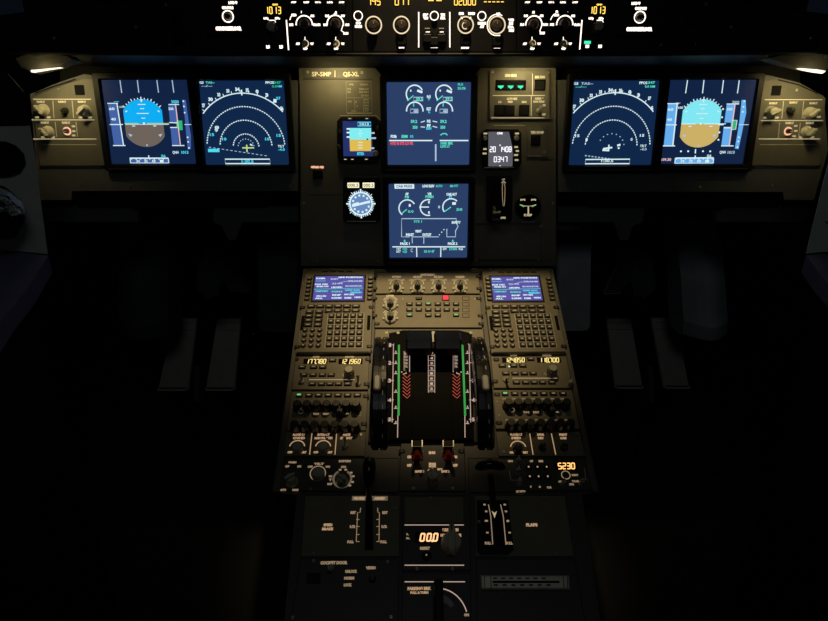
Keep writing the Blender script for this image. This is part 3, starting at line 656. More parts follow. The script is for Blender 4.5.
T = Thing('brake_pressure_gauge', M, (527.8,207), 'round black gauge with yellow-tipped pointers, right of the gear lever', 'gauge')
b = T.mb(); cu,cv=0,0; k=T.sx(527.8,207); b.cyl(0,0,[(0,13*k),(.004,13*k),(.005,12*k)],'black',32,capmat='gloss_black')
for x in (522.8,533.6): b.ptext('PSI',x,199.8,1.6,.0052,'leg_mip',w=5,bold=.1)
b.ptext('BRAKES',528,215,2,.0052,'leg_mip',w=8,bold=.1); b.pstroke([(521,222),(535,222)],.5,0,'edge_light')
b.pstroke([(519.6,204.5),(524,207)],1,.0052,'leg_green'); b.pstroke([(536.4,204.5),(532,207)],1,.0052,'leg_green'); b.obj('dial',T.o)
for p in ([(528,214),(528,206),(524,206),(520.4,204.8)],[(528.6,214),(528.6,206),(532,206),(536,204.8)]):
    b=T.mb(); b.pstroke(p,.9,.0062,'leg_mip'); b.obj('needle',T.o)
# ------------------------------------------------------------------ below the instrument boards
for sgn,(x0,x1),lab in ((1,(588,783),'black folded table slot running under the right instrument board'),(-1,(72,267),'black folded table slot running under the left instrument board')):
    T = Thing('sliding_table', M, ((x0+x1)/2,199), lab, 'table', n=-.02)
    b=T.mb(); b.pprism([(x0,192),(x1,192),(x1-(5 if sgn>0 else 0),206.5),(x0+(0 if sgn>0 else 5),206.5)], -.30, -.0, 'black', ch=.002); b.obj('table_leaf',T.o)
    b=T.mb(); b.pprism([(x0+60,205),(x1-60,205),(x1-60,207.5),(x0+60,207.5)], 0, .006, 'black', ch=.001); b.obj('pull_lip',T.o)
knee = [([(558,206.9),(645,206.9),(643,222),(633,226),(628,240),(620,240),(614,222),(558,222)],'grey knee panel under the right table slot, next to the center board','knee_panel'),
 ([(716,207),(778,207),(784,200.5),(813,200.5),(806,222),(716,222)],'grey knee panel at the far right under the table slot','knee_panel'),
 ([(214,206.9),(298,206.9),(299,222),(242,222),(236,240),(228,240),(222,226),(213,222)],'dim knee panel under the left table slot, next to the center board','knee_panel'),
 ([(41,200.5),(71,200.5),(76,207),(138,207),(138,222),(47,222)],'dim knee panel at the far left under the table slot','knee_panel')]
for pts,lab,nm in knee:
    T=Thing(nm,M,(sum(p[0] for p in pts)/len(pts),212),lab,'panel',n=-.03); b=T.mb(); b.pprism(pts,-.02,0,'panel_dark'); b.obj('panel_face',T.o)
# ================================================================== glareshield
T = Thing('glareshield', G, (434,25), 'long black glareshield ledge spanning the top above all the screens', 'glareshield')
GS = T
def gx(x,y,n=0): return T.uv(x,y,n)
b = MB(T)
front = [(-40,48),(12,52),(60,53),(205,54.5),(664,54.5),(770,53),(816,52),(868,48),(868,20),(828,14),(700,-2),(640,-12),(228,-12),(168,-2),(40,10),(-40,20)]
b.pprism(front, -.012, 0, 'black', ch=0)
# lip along the lower edge and the leather-covered hood running forward to the windscreen
lip = [gx(x,y) for x,y in ((12,52),(60,53),(205,54.5),(664,54.5),(770,53),(816,52))]
b.tube([(u,v,.001) for u,v in lip], .0032, 'black')
top = [gx(x,y) for x,y in ((-40,20),(40,10),(168,-2),(228,-12),(640,-12),(700,-2),(828,14),(868,20))]
bot = [gx(x,y) for x,y in ((-40,48),(12,52),(205,54.5),(664,54.5),(816,52),(868,48))]
for a,c in zip(top,top[1:]): b.add([(a[0],a[1],-.012),(c[0],c[1],-.012),(c[0]*1.05,c[1]-.01,-.42),(a[0]*1.05,a[1]-.01,-.42),(a[0],a[1]-.012,-.012),(c[0],c[1]-.012,-.012),(c[0]*1.05,c[1]-.022,-.42),(a[0]*1.05,a[1]-.022,-.42)],[(0,1,2,3),(7,6,5,4)],'fabric_black')
for a,c in zip(bot,bot[1:]): b.add([(a[0],a[1],-.012),(c[0],c[1],-.012),(c[0],c[1]-.006,-.135),(a[0],a[1]-.006,-.135),(a[0],a[1]+.006,-.012),(c[0],c[1]+.006,-.012),(c[0],c[1],-.135),(a[0],a[1],-.135)],[(3,2,1,0),(4,5,6,7)],'black')
b.obj('hood', T.o)
for x,y in ((731,27),(811,38.5),(661,45),(136,27),(54,38),(166,5),(706,4)): screw(T,x,y)
for x,y,w,h in ((692,20,12,10),(690,39,12,11),(781,38,10,11),(176,20,12,10),(178,39,12,11),(88,38,10,11)):
    b = T.mb(); b.pbox(x,y,w,h,0,.004,'gloss_black',r=.8,ch=.001); b.obj('warning_button', T.o)
LW='leg_white'
def GT(name, ref, label, out, cat='control panel', group=None):
    T=Thing(name,G,ref,label,cat,group); b=T.mb(); b.pprism(out,0,.004,'black',ch=.0008); return T,b
n=.004; nt=.0043
def digits(b,t,x,y,h,w,mat='amber_digit'): b.pseg(t,x,y,h,w,nt,mat,th=.85,shear=0)
# efis panels (built twice, mirrored where the photo mirrors them)
def efis(left):
    if left:
        T,b = GT('display_control_panel',(316,27),'panel of backlit selectors left of the center knobs, with a 1013 window at its left',[(260,-10),(352,-10),(352,52),(262,52)])
        bx=(294,306.3,317.9,330,341.4); A=(304.3,24); B=(335.3,23.5); tg=(305,335.8); dg=(273,10); bk=(271,27); vl=((286.4,20),(288.6,50))
        labA=((292.8,12,6),(294,15,5),(303,12,4),(312.2,15.8,4),(316.8,24.7,7),(291.2,24.7,4)); labB=((327.2,15.8,4),(335.2,12.6,4),(343,15.8,4),(347,24.7,4.5),(345.8,33.3,5),(325.4,24.7,4))
        dots=((268,46.8,'leg_white'),(281.2,46.8,'leg_white')); xa=A; tl=((295.6,297.9),(328.2,331.4))
    else:
        T,b = GT('display_control_panel',(550,27),'panel of backlit selectors right of the center knobs, with a 1013 window at its right',[(517,-10),(609,-10),(607,52),(517,52)])
        bx=(527.8,539.4,551.2,563,574.9); A=(533.8,24.2); B=(564.7,24); tg=(532,563.3); dg=(597.3,9.9); bk=(598.6,26.5); vl=((582,20),(579.7,49.5))
        labA=((522.3,24.5,4),(526,15.7,4),(533.8,12.2,4),(541.5,15.7,4),(545.4,24.5,5),(542.3,33,5)); labB=((555,11.6,6),(556.6,15,5),(564.6,12,4),(573,15.8,4),(577.3,24.7,6),(552,24.5,4))
        dots=((587.4,46.2,'leg_white'),(600.2,46.2,'leg_white')); xa=B
    for x,t in zip(bx,('CSTR','WPT','VOR.D','NDB','ARPT')): b.ptext(t,x,2.8,2.4,nt,LW,w=5.8,bold=.1)
    for i,((x,y),lab) in enumerate(((A,labA),(B,labB))):
        b.parc(x,y+.5,8.1,1.2,n,LW,-5,185)
        for (lx,ly,w),t in zip(lab,('ILS','LS','NAV','ARC','PLAN','ROSE')): b.ptext(t,lx,ly,2.0,nt,LW,w=w,bold=.12)
    x,y=(A if left else B); b.parc(x-4 if left else x-4,y-1,10.6,.8,n,LW,98,165); b.parc(x,y-8,4.5,.9,n,LW,55,120)
    x,y=(B if left else A); b.pstroke([(x+8,y+1),(x+6,y+7),(x+8.5,y+9)],.9,n,LW)
    b.pstroke(list(vl),1.2,n,LW)
    digits(b,'1013',dg[0],dg[1]+.3,6.6,17); b.ptext('QNH',dg[0]+2,4.5,1.6,nt,'amber_digit',w=5.5,bold=.08)
    b.ptext('inHg',bk[0]-5 if left else bk[0]-7.5,18.2,1.9,nt,LW,w=5,bold=.1); b.ptext('hPa',bk[0]+6.5 if left else bk[0]+2.6,18.2,1.9,nt,LW,w=5,bold=.1)
    b.pstroke([(bk[0]-2,20.3),(bk[0]+4,20.3),(bk[0]+4.5,22.5)],.8,n,LW)
    for x,y,mt in dots: b.ptext('LS',x,y,2.6,nt,mt,w=3.6,bold=.12)
    if not left: b.pbox(587.5,42.4,6.6,3,n,nt,'gear_green')
    for x in tg:
        b.ptext('ADF',x-7.2,43.7,2.0,nt,LW,w=4,bold=.1); b.ptext('VOR',x+7.2,43.7,2.0,nt,LW,w=4,bold=.1); b.parc(x+.3,43.6,3.0,1.2,n,'leg_ring',-120,120); b.ptext('OFF',x+.3,48.7,1.8,nt,LW,w=4.4,bold=.1); b.pstroke([(x,36.8),(x,40)],.7,n,LW)
    b.obj('panel_face',T.o)
    for (x,y) in (A,B): knob(T,x,y,5.0,.012,'knob_brown','bar',30 if left else -30,n=n)
    knob(T,bk[0],bk[1],4.9,.016,'knob_brown','grip',n=n,top='knob_grey')
    for x in tg:
        u,v=T.uv(x,43.5,n); put('toggle_switch',TOG_DN,T.o,(u,v,n))
    kk=key_mesh(.012,.011,.004,'black',rim='gloss_black')
    for x in bx: key(T,x,8.5,kk,n,'push_button')
efis(True); efis(False)
T,b = GT('flight_control_unit',(434,27),'central autopilot panel with ringed knobs and amber windows, at the top middle',[(352.5,-10),(516.5,-10),(516.5,52),(352.5,52)])
digits(b,'145',373.8,1.2,7.5,14); digits(b,'077',401.8,1.2,7.5,15); digits(b,'--',435,.6,5,16); digits(b,'02000',465,1.2,7.5,22.5); digits(b,'-----',493.8,1.8,5,21)
for x,y,r in ((358.2,15.8,4.2),(434.3,15.8,4.0),(481.8,16,4.0)): b.parc(x,y,r,.9,n,LW)
for x,y,r in ((373.6,25,7.8),(401.5,25,7.8),(465.6,25,7.6),(497,25,8.0)): b.parc(x,y,r,1.3,n,'leg_ring')
b.parc(497,25,9.8,.8,n,LW,60,290)
for t,x,y,w in (('SPD',358.4,23,5),('MACH',358.4,26.4,7),('LOC',401.6,47,5.4),('HDG',425.6,14.8,5.2),('V/S',425.6,18,5.2),('TRK',443,14.8,5),('FPA',443,18,5),('AP1',427.4,32.8,5),('AP2',441.5,32.8,5),('A/THR',434.3,46.5,7.2),('100',461.4,13.5,5),('1000',471.6,13.5,6.8),('EXPED',465.2,47.3,8),('METRIC',482,23.2,8.4),('ALT',482,26.5,4.4),('APPR',497,47,6.6),('UP',498.4,14,4),('DN',498.2,36.3,4),('V/S',511,20,6),('DN',511,23.5,4),('FPA',511,27,6),('PUSH',511.4,30.4,5)):
    b.ptext(t,x,y,2.2,nt,LW,w=w,bold=.12)
for x in (427.3,441.5): b.ptext('---',x,28,1.6,nt,'leg_dim',w=5,bold=.1)
b.pstroke([(418.7,12),(418.7,47.5)],1.1,n,LW); b.pstroke([(449.8,12),(449.8,47.5)],1.1,n,LW); b.pstroke([(461,17),(462.5,19)],.8,n,LW); b.pstroke([(471,17),(469.5,19)],.8,n,LW)
b.obj('panel_face',T.o)
for x,y in ((373.6,25),(401.5,25),(465.6,25),(497,25)): knob(T,x,y,4.8,.010,'knob_brown','grip',0,n=n)
b=T.mb(); u,v=b.pp(465.6,25,.02); k=T.sx(465,25); b.arc(u,v,3.0*k,.9*k,.0148,'leg_ring',110,300); b.obj('knob_marker',T.o)
kk=key_mesh(.014,.013,.004,'black',rim='gloss_black')
for x,y in ((401.5,41),(427.4,38.5),(441.5,38.5),(434.3,41.5),(465.3,41),(497,42)): key(T,x,y,kk,n,'push_button')
kr=MB(); kr.cyl(0,0,[(0,.0052),(.004,.0050),(.005,.004)],'black',16); kr=kr.mesh('push_button')
for x,y in ((358.2,15.8),(434.3,15.8),(481.8,16)): key(T,x,y,kr,n,'push_button')
for left in (1,0):
    cx = 228 if left else 640
    T,b = GT('loudspeaker_control',(cx,17),'ringed volume knob with backlit captions at the far left of the top ledge' if left else 'ringed volume knob with backlit captions at the far right of the top ledge',[(cx-22,-8),(cx+22,-8),(cx+22,36),(cx-22,36)],'control panel')
    o=(0,0) if left else (412,.7)
    b.ptext('LOUD SP',232.9+o[0]-(9.8-8.9 if 0 else (0 if left else 8.9)),2.6+o[1],2.4,nt,LW,w=9,bold=.1); b.ptext('CONSOLE',227.6+o[0]+(0 if left else 1.2),7.7+o[1],2.4,nt,LW,w=11.5,bold=.1); b.parc(227.9+o[0],16.4+o[1],5.3,1.2,n,LW)
    b.ptext('CONSOLE/FLOOR',228.6+o[0]-(0 if left else 1.2),28.4+o[1],3.2,nt,LW,w=26,bold=.12); b.obj('panel_face',T.o)
    knob(T,227.9+o[0],16.4+o[1],3.4,.010,'knob_black','bar',60,n=n)
# lamp strips under the glareshield and the two side map lights
def lampstrip(name, x0, x1, y, ndep, label, tilt=0, group=None, size=(.0026,.0026)):
    T=Thing(name,G,((x0+x1)/2,y),label,'lamp',group,n=ndep)
    a=T.uv(x0,y); c=T.uv(x1,y-tilt)
    b=MB(); b.tube([(a[0],a[1],0),((a[0]+c[0])/2,(a[1]+c[1])/2,0),(c[0],c[1],0)],[.0007,.0013,.0006],'lamp_tube'); b.obj('lamp_tube',T.o)
    b=MB(); b.tube([(a[0]-.01,a[1]+.006,-.002),(c[0]+.01,c[1]+.006,-.002)],.0052,'black',8); b.obj('lamp_housing',T.o)
    return T
LS1=lampstrip('strip_lamp',325,350,59.0,-.085,'slim lit strip lamp under the ledge above the SP-SMP placard')
LS2=lampstrip('strip_lamp',514,540,59.2,-.085,'slim lit strip lamp under the ledge above the green gear triangles')
def maplight(left):
    xs = (15,72) if left else (770,830)
    T=Thing('map_light',G,(43 if left else 800,64),'small map light with a lit lens at the top '+('left corner' if left else 'right corner'),'lamp')
    b=T.mb()
    if left: sh=[(14,58),(24,53.5),(50,52.5),(68,55),(74,60),(58,66),(32,73),(20,68)]
    else: sh=[(768,58),(780,54),(800,52.5),(826,53),(838,62),(826,72),(806,68),(786,64)]
    b.pprism(sh,-.03,-.003,'panel',ch=.003); b.obj('lamp_housing',T.o)
    if left: ls=[(30.5,70),(36,69.6),(60,67.2),(62.5,67.8),(48,70),(34,72.4),(31,72.2)]
    else: ls=[(797,68.3),(800,68),(818,69.5),(826,71),(823,73.4),(812,72),(801,69.8)]
    b=T.mb(); b.pprism(ls,-.004,.0,'lamp_tube',ch=.0003); b.obj('lens',T.o)
    if left: screw(T,37.5,56.5,-.002)
    else: screw(T,826,56.5,-.002)
    return T
ML=maplight(True); MR=maplight(False)
# ================================================================== center pedestal
T = Thing('center_pedestal', P, (430,420), 'broad black center pedestal carrying all the radio and throttle panels', 'pedestal')
b = T.mb(); b.pprism([(304,268.5),(551,268.5),(599,492),(582,495),(606,660),(280,660),(297,495),(272,492)], -.42, 0, 'ped_body'); b.obj('pedestal_body', T.o)
for pts in ([(303,269),(306.5,269),(279,492),(273,492)],[(549.5,269),(553,269),(599,492),(593,492)]):
    b = T.mb(); b.pprism(pts,-.03,.008,'rail',ch=.001); b.obj('side_rail',T.o)
def PT(name, out, label, cat='control panel', group=None, fast=(), mat='ped_panel', n=.004, place=None, ref=None):
    xs=[p[0] for p in out]; ys=[p[1] for p in out]
    T=Thing(name,P,ref or (sum(xs)/len(xs),sum(ys)/len(ys)),label,cat,group,place=place); b=T.mb(); b.pprism(out,0,n,mat,ch=.0006)
    b.pstroke(out,.8,.0001,'groove',closed=True)
    for p in fast: dzus(T,*p,n=n)
    return T,b
n=.004; nt=.0043
LP='leg_ped'; LL='leg_pedlow'
# ---- cockpit computer keyboards with screens
def mcdu(left):
    if left: o=(0,0)
    Q=[(305.5,271.5),(374.8,271.8),(370.5,353.8),(298,353.8)] if left else [(482.5,272),(551.5,272.5),(562,353.8),(489.5,353.8)]; sr=(.15,.86) if left else (.115,.81)
    # a rectangular unit in its plane; measured corners only set its size and place
    c=(sum(p[0] for p in Q)/4,sum(p[1] for p in Q)/4)
    T=Thing('flight_computer_keyboard',P,c,('left' if left else 'right')+' computer keypad unit with violet text screen, on the '+('left' if left else 'right')+' of the pedestal top','computer')
    q=[T.uv(*p) for p in Q]
    W=(q[1][0]-q[0][0]+q[2][0]-q[3][0])/2; H=(q[0][1]+q[1][1]-q[2][1]-q[3][1])/2
    shear=((q[0][0]+q[1][0])/2-(q[2][0]+q[3][0])/2)/H
    def st(s,t): return (-W/2+W*s, H/2-H*t)
    b=MB(T); b.box(0,0,W,H,0,.010,'ped_panel',r=.002,ch=.001); b.box(0,-H/2+.0015,W*.96,.003,.010,.0105,'black')
    u0,v0=st(sr[0],.085); u1,v1=st(sr[1],.39)
    b.prism([(u0-.004,v0+.004),(u1+.004,v0+.004),(u1+.004,v1-.004),(u0-.004,v1-.004)],.009,.0112,'black')
    for i in range(4 if left else 5):
        x,y=st(.28+.12*i,.018); b.box(x,y,.012,.0025,.010,.0103,'void_black')
    for s_ in (.045,.955):
        x,y=st(s_,.66); b.box(x,y,.006,H*.17,.010,.0103,'void_black',r=.001)
    for i in range(6):
        x,y=st(.53 if 0 else .62,.55+.0667*i)
    x,y=st(.63,.742); b.box(x,y,W*.50,H*.40,.010,.0101,'ped_panel')
    for i in range(7):
        a=st(.385,.545+.0667*i); c2=st(.885,.545+.0667*i); b.stroke([a,c2],.0007,.0101,'edge_light')
    for i in range(6):
        a=st(.385+.1*i,.545); c2=st(.385+.1*i,.945); b.stroke([a,c2],.0007,.0101,'edge_light')
    b.obj('case',T.o)
    s=MB(T); s.prism([(u0,v0),(u1,v0),(u1,v1),(u0,v1)],.011,.0118,'s_mcdu'); sw=u1-u0; sh=v0-v1
    rows=[('DIR',.12,.1,.2,WH),('GPS POSITION',.72,.06,.5,WH),('INIT',.40,.13,.16,'x_soft'),('----',.12,.20,.2,'x_cyan'),('KLM 1023',.14,.35,.26,WH),('21 04',.46,.32,.22,'x_soft'),('TRANS',.82,.22,.3,'x_soft'),('4920.1N',.16,.44,.25,WH),('LSK/GPS1',.46,.48,.22,WH),('IRS MONITOR',.8,.43,.34,'x_soft'),
          ('<REPORT',.16,.64,.26,'x_green'),('01234.5',.47,.66,.22,'x_green'),('LOW ACC',.78,.6,.3,'x_cyan'),('4921.3N',.16,.84,.2,WH),('RNP',.47,.80,.18,WH),('NAV AIDS',.72,.78,.2,WH),('HIGH',.9,.9,.14,WH),('0.3NM',.47,.92,.2,WH),('FREEZE>',.86,.7,.24,'x_cyan'),('ALL',.12,.93,.16,WH),('DES',.70,.92,.14,WH)]
    for t,a,d,w,mt in rows: s.text(t,u0+sw*a,v0-sh*d,.0036,.0120,mt,w=sw*w,bold=.06)
    s.stroke([(u0+sw*.4,v0-sh*.36),(u0+sw*.6,v0-sh*.24),(u0+sw*.98,v0-sh*.22)],.0009,.0119,'x_soft')
    s.stroke([(u0,v0-sh*.56),(u1,v0-sh*.52)],.0007,.0119,'x_green')
    s.obj('screen',T.o)
    LSK=key_mesh(.0085,.0055,.0035,'cap',leg='edge_light'); FK=key_mesh(.0125,.0065,.003,'cap',leg='leg_tiny'); AK=key_mesh(.0085,.0078,.003,'cap',leg='leg_tiny')
    rk=MB(); rk.cyl(0,0,[(0,.0050),(.0006,.0050)],'groove',16); rk.cyl(0,0,[(.0005,.0042),(.0028,.0040),(.0034,.0032)],'cap',16); rk.box(0,0,.003,.0014,.0034,.0036,'leg_tiny'); rk=rk.mesh('number_key')
    def K(me,s_,t_,nm): x,y=st(s_,t_); put(nm,me,T.o,(x,y,.010))
    for i in range(6):
        K(LSK,.065,.115+.052*i,'line_key'); K(LSK,.955,.115+.052*i,'line_key')
    for i in range(6): K(FK,.14+.125*i,.465,'function_key')
    for i in range(6):
        if i>1: K(FK,.14+.125*i,.520,'function_key')
    for j in range(4):
        for i in range(2): K(FK,.125+.135*i,.53+.052*j,'function_key')
    for j in range(6):
        for i in range(5): K(AK,.435+.1*i,.578+.0667*j,'letter_key')
    for j in range(4):
        for i in range(3): K(rk,.095+.1*i,.745+.0577*j,'number_key')
    for s_,t_ in ((.02,.475),(.985,.475),(.02,.93),(.98,.93)): x,y=st(s_,t_); put('fastener',DZUS,T.o,(x,y,.010))
mcdu(True); mcdu(False)
# ---- switching panel
z=Z(360,260,5.914)
T,b=PT('switching_panel',[(376.4,272.6),(478.8,272.6),(479.8,293.4),(375.8,293.4)],'narrow panel with a row of four pointer knobs between the two keypad units',fast=[z(88,98),z(86,170),z(700,98),z(704,170)])
b.ptext('SWITCHING',427.6,274.8,2,nt,LL,w=14,bold=.08)
for i,x in enumerate((396.4,417.5,438.6,460.1)):
    b.parc(x,283.6,6,1.1,n,'edge_light',-10,190); 
    for dx,dy,w in ((0,-6.6,6),(-6.4,-3.5,4),(6.4,-3.5,4)): b.ptext(('ATT HDG','AIR DATA','EIS DMC','ECAM/ND')[i] if dx==0 else 'CAPT',x+dx,283.4+dy,1.8,nt,'edge_light' if dx else LL,w=w+(3 if dx==0 else 0),bold=.08)
b.obj('panel_face',T.o)
km=None
for x in (396.4,417.5,438.6,460.1): knob(T,x,286,3.4,.016,'knob_black','bar',180,n=n,skirt='knob_pale')
# ---- ECAM control panel
T,b=PT('warning_display_panel',[(375.4,295),(480.2,295),(482,327.4),(374.4,327.4)],'panel of small square keys with one glowing red, above the throttle levers',fast=[z(86,228),z(86,330),z(100,378),z(702,228),z(712,330),z(715,378)])
for y in (302.2,315.2):
    b.parc(390.4,y,5.6,1.1,n,'edge_light',-30,210); b.parc(390.4,y,7.4,.8,n,LL,110,160); b.parc(390.4,y,7.4,.8,n,LL,20,70)
    for dx,dy,w in ((0,-6.4,8),(-6,4,3),(6,4,3)): b.ptext('UPPER' if not dx else 'OFF',390.4+dx,y+dy,1.7,nt,LL,w=w,bold=.08)
for y in (304.3,310,315.5,298.6): b.pbox(465.8,y,7,4,n,n+.0002,'groove'); b.pbox(465.8,y,6,3.2,n,n+.0003,'ped_panel')
for y in (296.9,): 
    for x in (402.8,475): b.pdisc(x,299,.7,n,'edge_light')
b.obj('panel_face',T.o)
for y in (303.6,316.2): knob(T,390.4,y,3.6,.014,'knob_black','bar',0,n=n,skirt='knob_pale')
KD=key_mesh(.0100,.0065,.003,'cap',leg='leg_tiny'); KG=key_mesh(.0100,.0065,.003,'lit_green'); KT=key_mesh(.010,.0058,.003,'cap',leg='groove')
KRm=key_mesh(.0115,.0095,.004,'lit_red')
cols=(409.5,418.8,428.3,437.8,446.7,456)
KGd=MB(); KGd.box(0,0,.0116,.0078,0,.0006,'groove'); KGd.box(0,0,.010,.0065,.0005,.003,'cap',ch=.0007); KGd.box(0,.0003,.0072,.0030,.003,.0033,'lit_green',r=.001); KGd=KGd.mesh('key')
for i,x in enumerate(cols):
    for j,y in enumerate((304.3,310,315.5)):
        if j==2 and i in (1,4): continue
        lit=(i,j) in ((2,0),(0,2),(5,2))
        key(T,x,y,KGd if lit else KD,n,label='green-lit key' if lit else None)
key(T,418.8,298.6,KT,n); key(T,445.6,298.2,KRm,n,label='glowing red key')
# ---- throttle quadrant
z=Z(360,345,5.914); z7=Z(360,260,5.914)
T=Thing('throttle_quadrant',P,(431,385),'black throttle quadrant with green and white lever scales between two trim wheels','throttle')
b=T.mb(); b.pprism([(374.5,329),(484,329),(494,442),(368,442)],0,.005,'black'); b.pprism([(375.5,329.5),(483,329.5),(484,345),(374.5,345)],.004,.0055,'ped_panel')
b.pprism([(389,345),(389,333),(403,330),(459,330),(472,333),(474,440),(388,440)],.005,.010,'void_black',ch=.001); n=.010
for x,y in (z7(157,430),z7(225,430),z7(655,430)): b.pdisc(x,y,1.6,.010 if 388<x<474 else .006,'knob_pale')
b.obj('panel_face',T.o)
b=T.mb()
b.pstroke([z(230,0),z(228,418)],1.9,n,'leg_green'); b.pstroke([z(224,418),z(222,548)],.8,n,'leg_scale'); b.pstroke([z(198,0),z(190,458)],.7,n,'leg_scale')
b.pstroke([z(606,0),z(622,418)],1.9,n,'leg_green'); b.pstroke([z(620,418),z(621,548)],.8,n,'leg_scale'); b.pstroke([z(645,0),z(655,458)],.7,n,'leg_scale')
b.pstroke([z7(232,505),z(230,0)],1.9,n,'leg_green'); b.pstroke([z7(604,505),z(606,0)],1.9,n,'leg_green'); b.pstroke([z7(200,495),z(198,0)],.7,n,'leg_scale'); b.pstroke([z7(640,495),z(645,0)],.7,n,'leg_scale')
for i,t in enumerate(('1','2','3','4','5')):
    y=(0,105,210,325,440)[i]
    b.ptext(t,*z(176,y),3.4,n+.0003,'leg_scale',w=2.8,bold=.05); b.ptext(t,*z(670,y),3.4,n+.0003,'leg_scale',w=2.8,bold=.05); b.pstroke([z(186,y),z(200,y)],.7,n,'leg_scale'); b.pstroke([z(645,y),z(660,y)],.7,n,'leg_scale')
for i,y in enumerate((50,110,170,280,375,465)):
    b.ptext('.5',*z(210,y-8),2.4,n+.0003,'leg_scale',w=2.2,bold=.06); b.pstroke([z(200,y),z(222,y)],.6,n,'leg_scale'); b.ptext('.5',*z(634,y-8),2.4,n+.0003,'leg_scale',w=2.2,bold=.06); b.pstroke([z(624,y),z(645,y)],.6,n,'leg_scale')
for cx,sg in ((275,1),(570,-1)):
    for i in range(7):
        y=186+20*i; b.pstroke([z(cx-22,y-14),z(cx+4,y+9),z(cx+22,y-10)],.6,n,'leg_red')
    
    b.pstroke([z(cx-20*sg,172),z(cx-2*sg,168),z(cx-2*sg,160)],.8,n,'leg_scale')
    b.pprism([z(cx-18,36),z(cx+14,36),z(cx+14,152),z(cx-18,152)],n,n+.001,'ped_panel')
    for i,t in enumerate(('MCT','FLX','TOGA','GA','CL')): b.ptext(t,*z(cx-2,50+19*i),2.0,n+.0012,'leg_scale',w=3.4,bold=.05)
    b.pstroke([z(cx+18*sg,40),z(cx+18*sg,160)],.8,n,'leg_scale'); b.pdisc(*z(cx-28*sg,160),.7,n,'leg_scale')
b.pprism([z(404,36),z(442,36),z(442,292),z(404,292)],n,n+.001,'black')
b.pstroke([z(404,36),z(404,292),z(442,292),z(442,36)],.5,n+.001,'leg_scale')
for i,t in enumerate(('DN','4','3','2','1','0','1','2','UP')):
    y=48+30*i; b.pstroke([z(406,y+14),z(440,y+14)],.45,n+.001,'leg_scale'); b.ptext(t,*z(423,y),2.0,n+.0013,'leg_scale',w=2.8,bold=.06)
b.obj('scale_marking',T.o)
for (xa,xb) in ((406.6,431.8),(435.2,461)):
    # each thrust lever: an arm rising from the quadrant and a wide grip across it
    b=T.mb(); h=.045; p0=T.uv((xa+xb)/2,352,h); p1=T.uv((xa+xb)/2,334,h); k=T.sx(420,342)
    cu=p0[0]; w=(xb-xa)*k
    rings=[]
    prof=[(p1[1]+.004,.030),(p1[1]+.0,.052),((p0[1]+p1[1])/2,.056),(p0[1]+.004,.050),(p0[1],.034),((p0[1]+p1[1])/2,.026)]
    for uu,sc_ in ((cu-w/2,.8),(cu-w/2+.003,1),(cu+w/2-.003,1),(cu+w/2,.8)):
        cv_=sum(a[0] for a in prof)/6; cn=sum(a[1] for a in prof)/6
        rings.append([(uu,cv_+(a[0]-cv_)*sc_,cn+(a[1]-cn)*sc_) for a in prof])
    b.loft(rings,'gloss_black'); 
    b.obj('lever_grip',T.o)
    b=T.mb(); b.loft([[(cu-.006,p1[1]-.01,q),(cu+.006,p1[1]-.01,q),(cu+.006,p1[1]-.028,q),(cu-.006,p1[1]-.028,q)] for q in (.004,.035)],'black'); b.obj('lever_arm',T.o)
b=T.mb(); b.pprism([(431.6,331),(435,331),(434.6,342),(431.8,342)],.010,.034,'handle_grey',ch=.0005); b.obj('center_fin',T.o)
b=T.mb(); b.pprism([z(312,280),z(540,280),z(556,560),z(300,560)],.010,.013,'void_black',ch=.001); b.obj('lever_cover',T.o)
for sg,xc in ((-1,379.6),(1,484.0)):
    # trim wheel: a thick disc on edge with a grooved rim, half sunk in the quadrant
    a=T.uv(xc,336,.02); c=T.uv(xc-(0 if sg<0 else -6) if 0 else xc,437,.02)
    cu=T.uv(xc,385,.05)[0]; R=.150; cv_=T.uv(xc,377,.04)[1]; cn=.055-R
    b=T.mb(); wd=.0135
    def wring(u,r): return [(u,cv_+r*math.cos(t),cn+r*math.sin(t)) for t in [2*PI*i/72 for i in range(72)]]
    b.loft([wring(cu-wd,R-.02),wring(cu-wd,R-.003),wring(cu-wd+.003,R),wring(cu-.002,R),wring(cu-.0012,R-.003),wring(cu+.0012,R-.003),wring(cu+.002,R),wring(cu+wd-.003,R),wring(cu+wd,R-.003),wring(cu+wd,R-.02)],'gloss_black')
    w_=b.obj('trim_wheel',T.o,smooth=False)
    for t0 in (10,34,58,82,106,130,154):
        pass
    b=MB(); t=rad(93); uu=cu+sg*.0
    hx,hy=cv_+R*math.cos(t),cn+R*math.sin(t)
    b.box(cu+(-.004 if sg<0 else .002),T.uv(xc,380.5,.064)[1],.0115,.030,.050,.060,'handle_grey',r=.005,ch=.002); b.obj('wheel_handle',w_,label='pale folding handle')
    # white stripes on the rim
    b=MB()
    for t in range(40,150,9):
        tt=rad(t); s0=(R+.0002)
        a0=(cv_+s0*math.cos(tt),cn+s0*math.sin(tt)); a1=(cv_+s0*math.cos(tt+.05),cn+s0*math.sin(tt+.05))
        x0=cu+wd*.35; b.add([(x0,a0[0],a0[1]),(x0+.0012,a0[0],a0[1]),(x0+.0012,a1[0],a1[1]),(x0,a1[0],a1[1])],[(0,1,2,3)],'handle_grey')
    b.obj('rim_marking',w_)
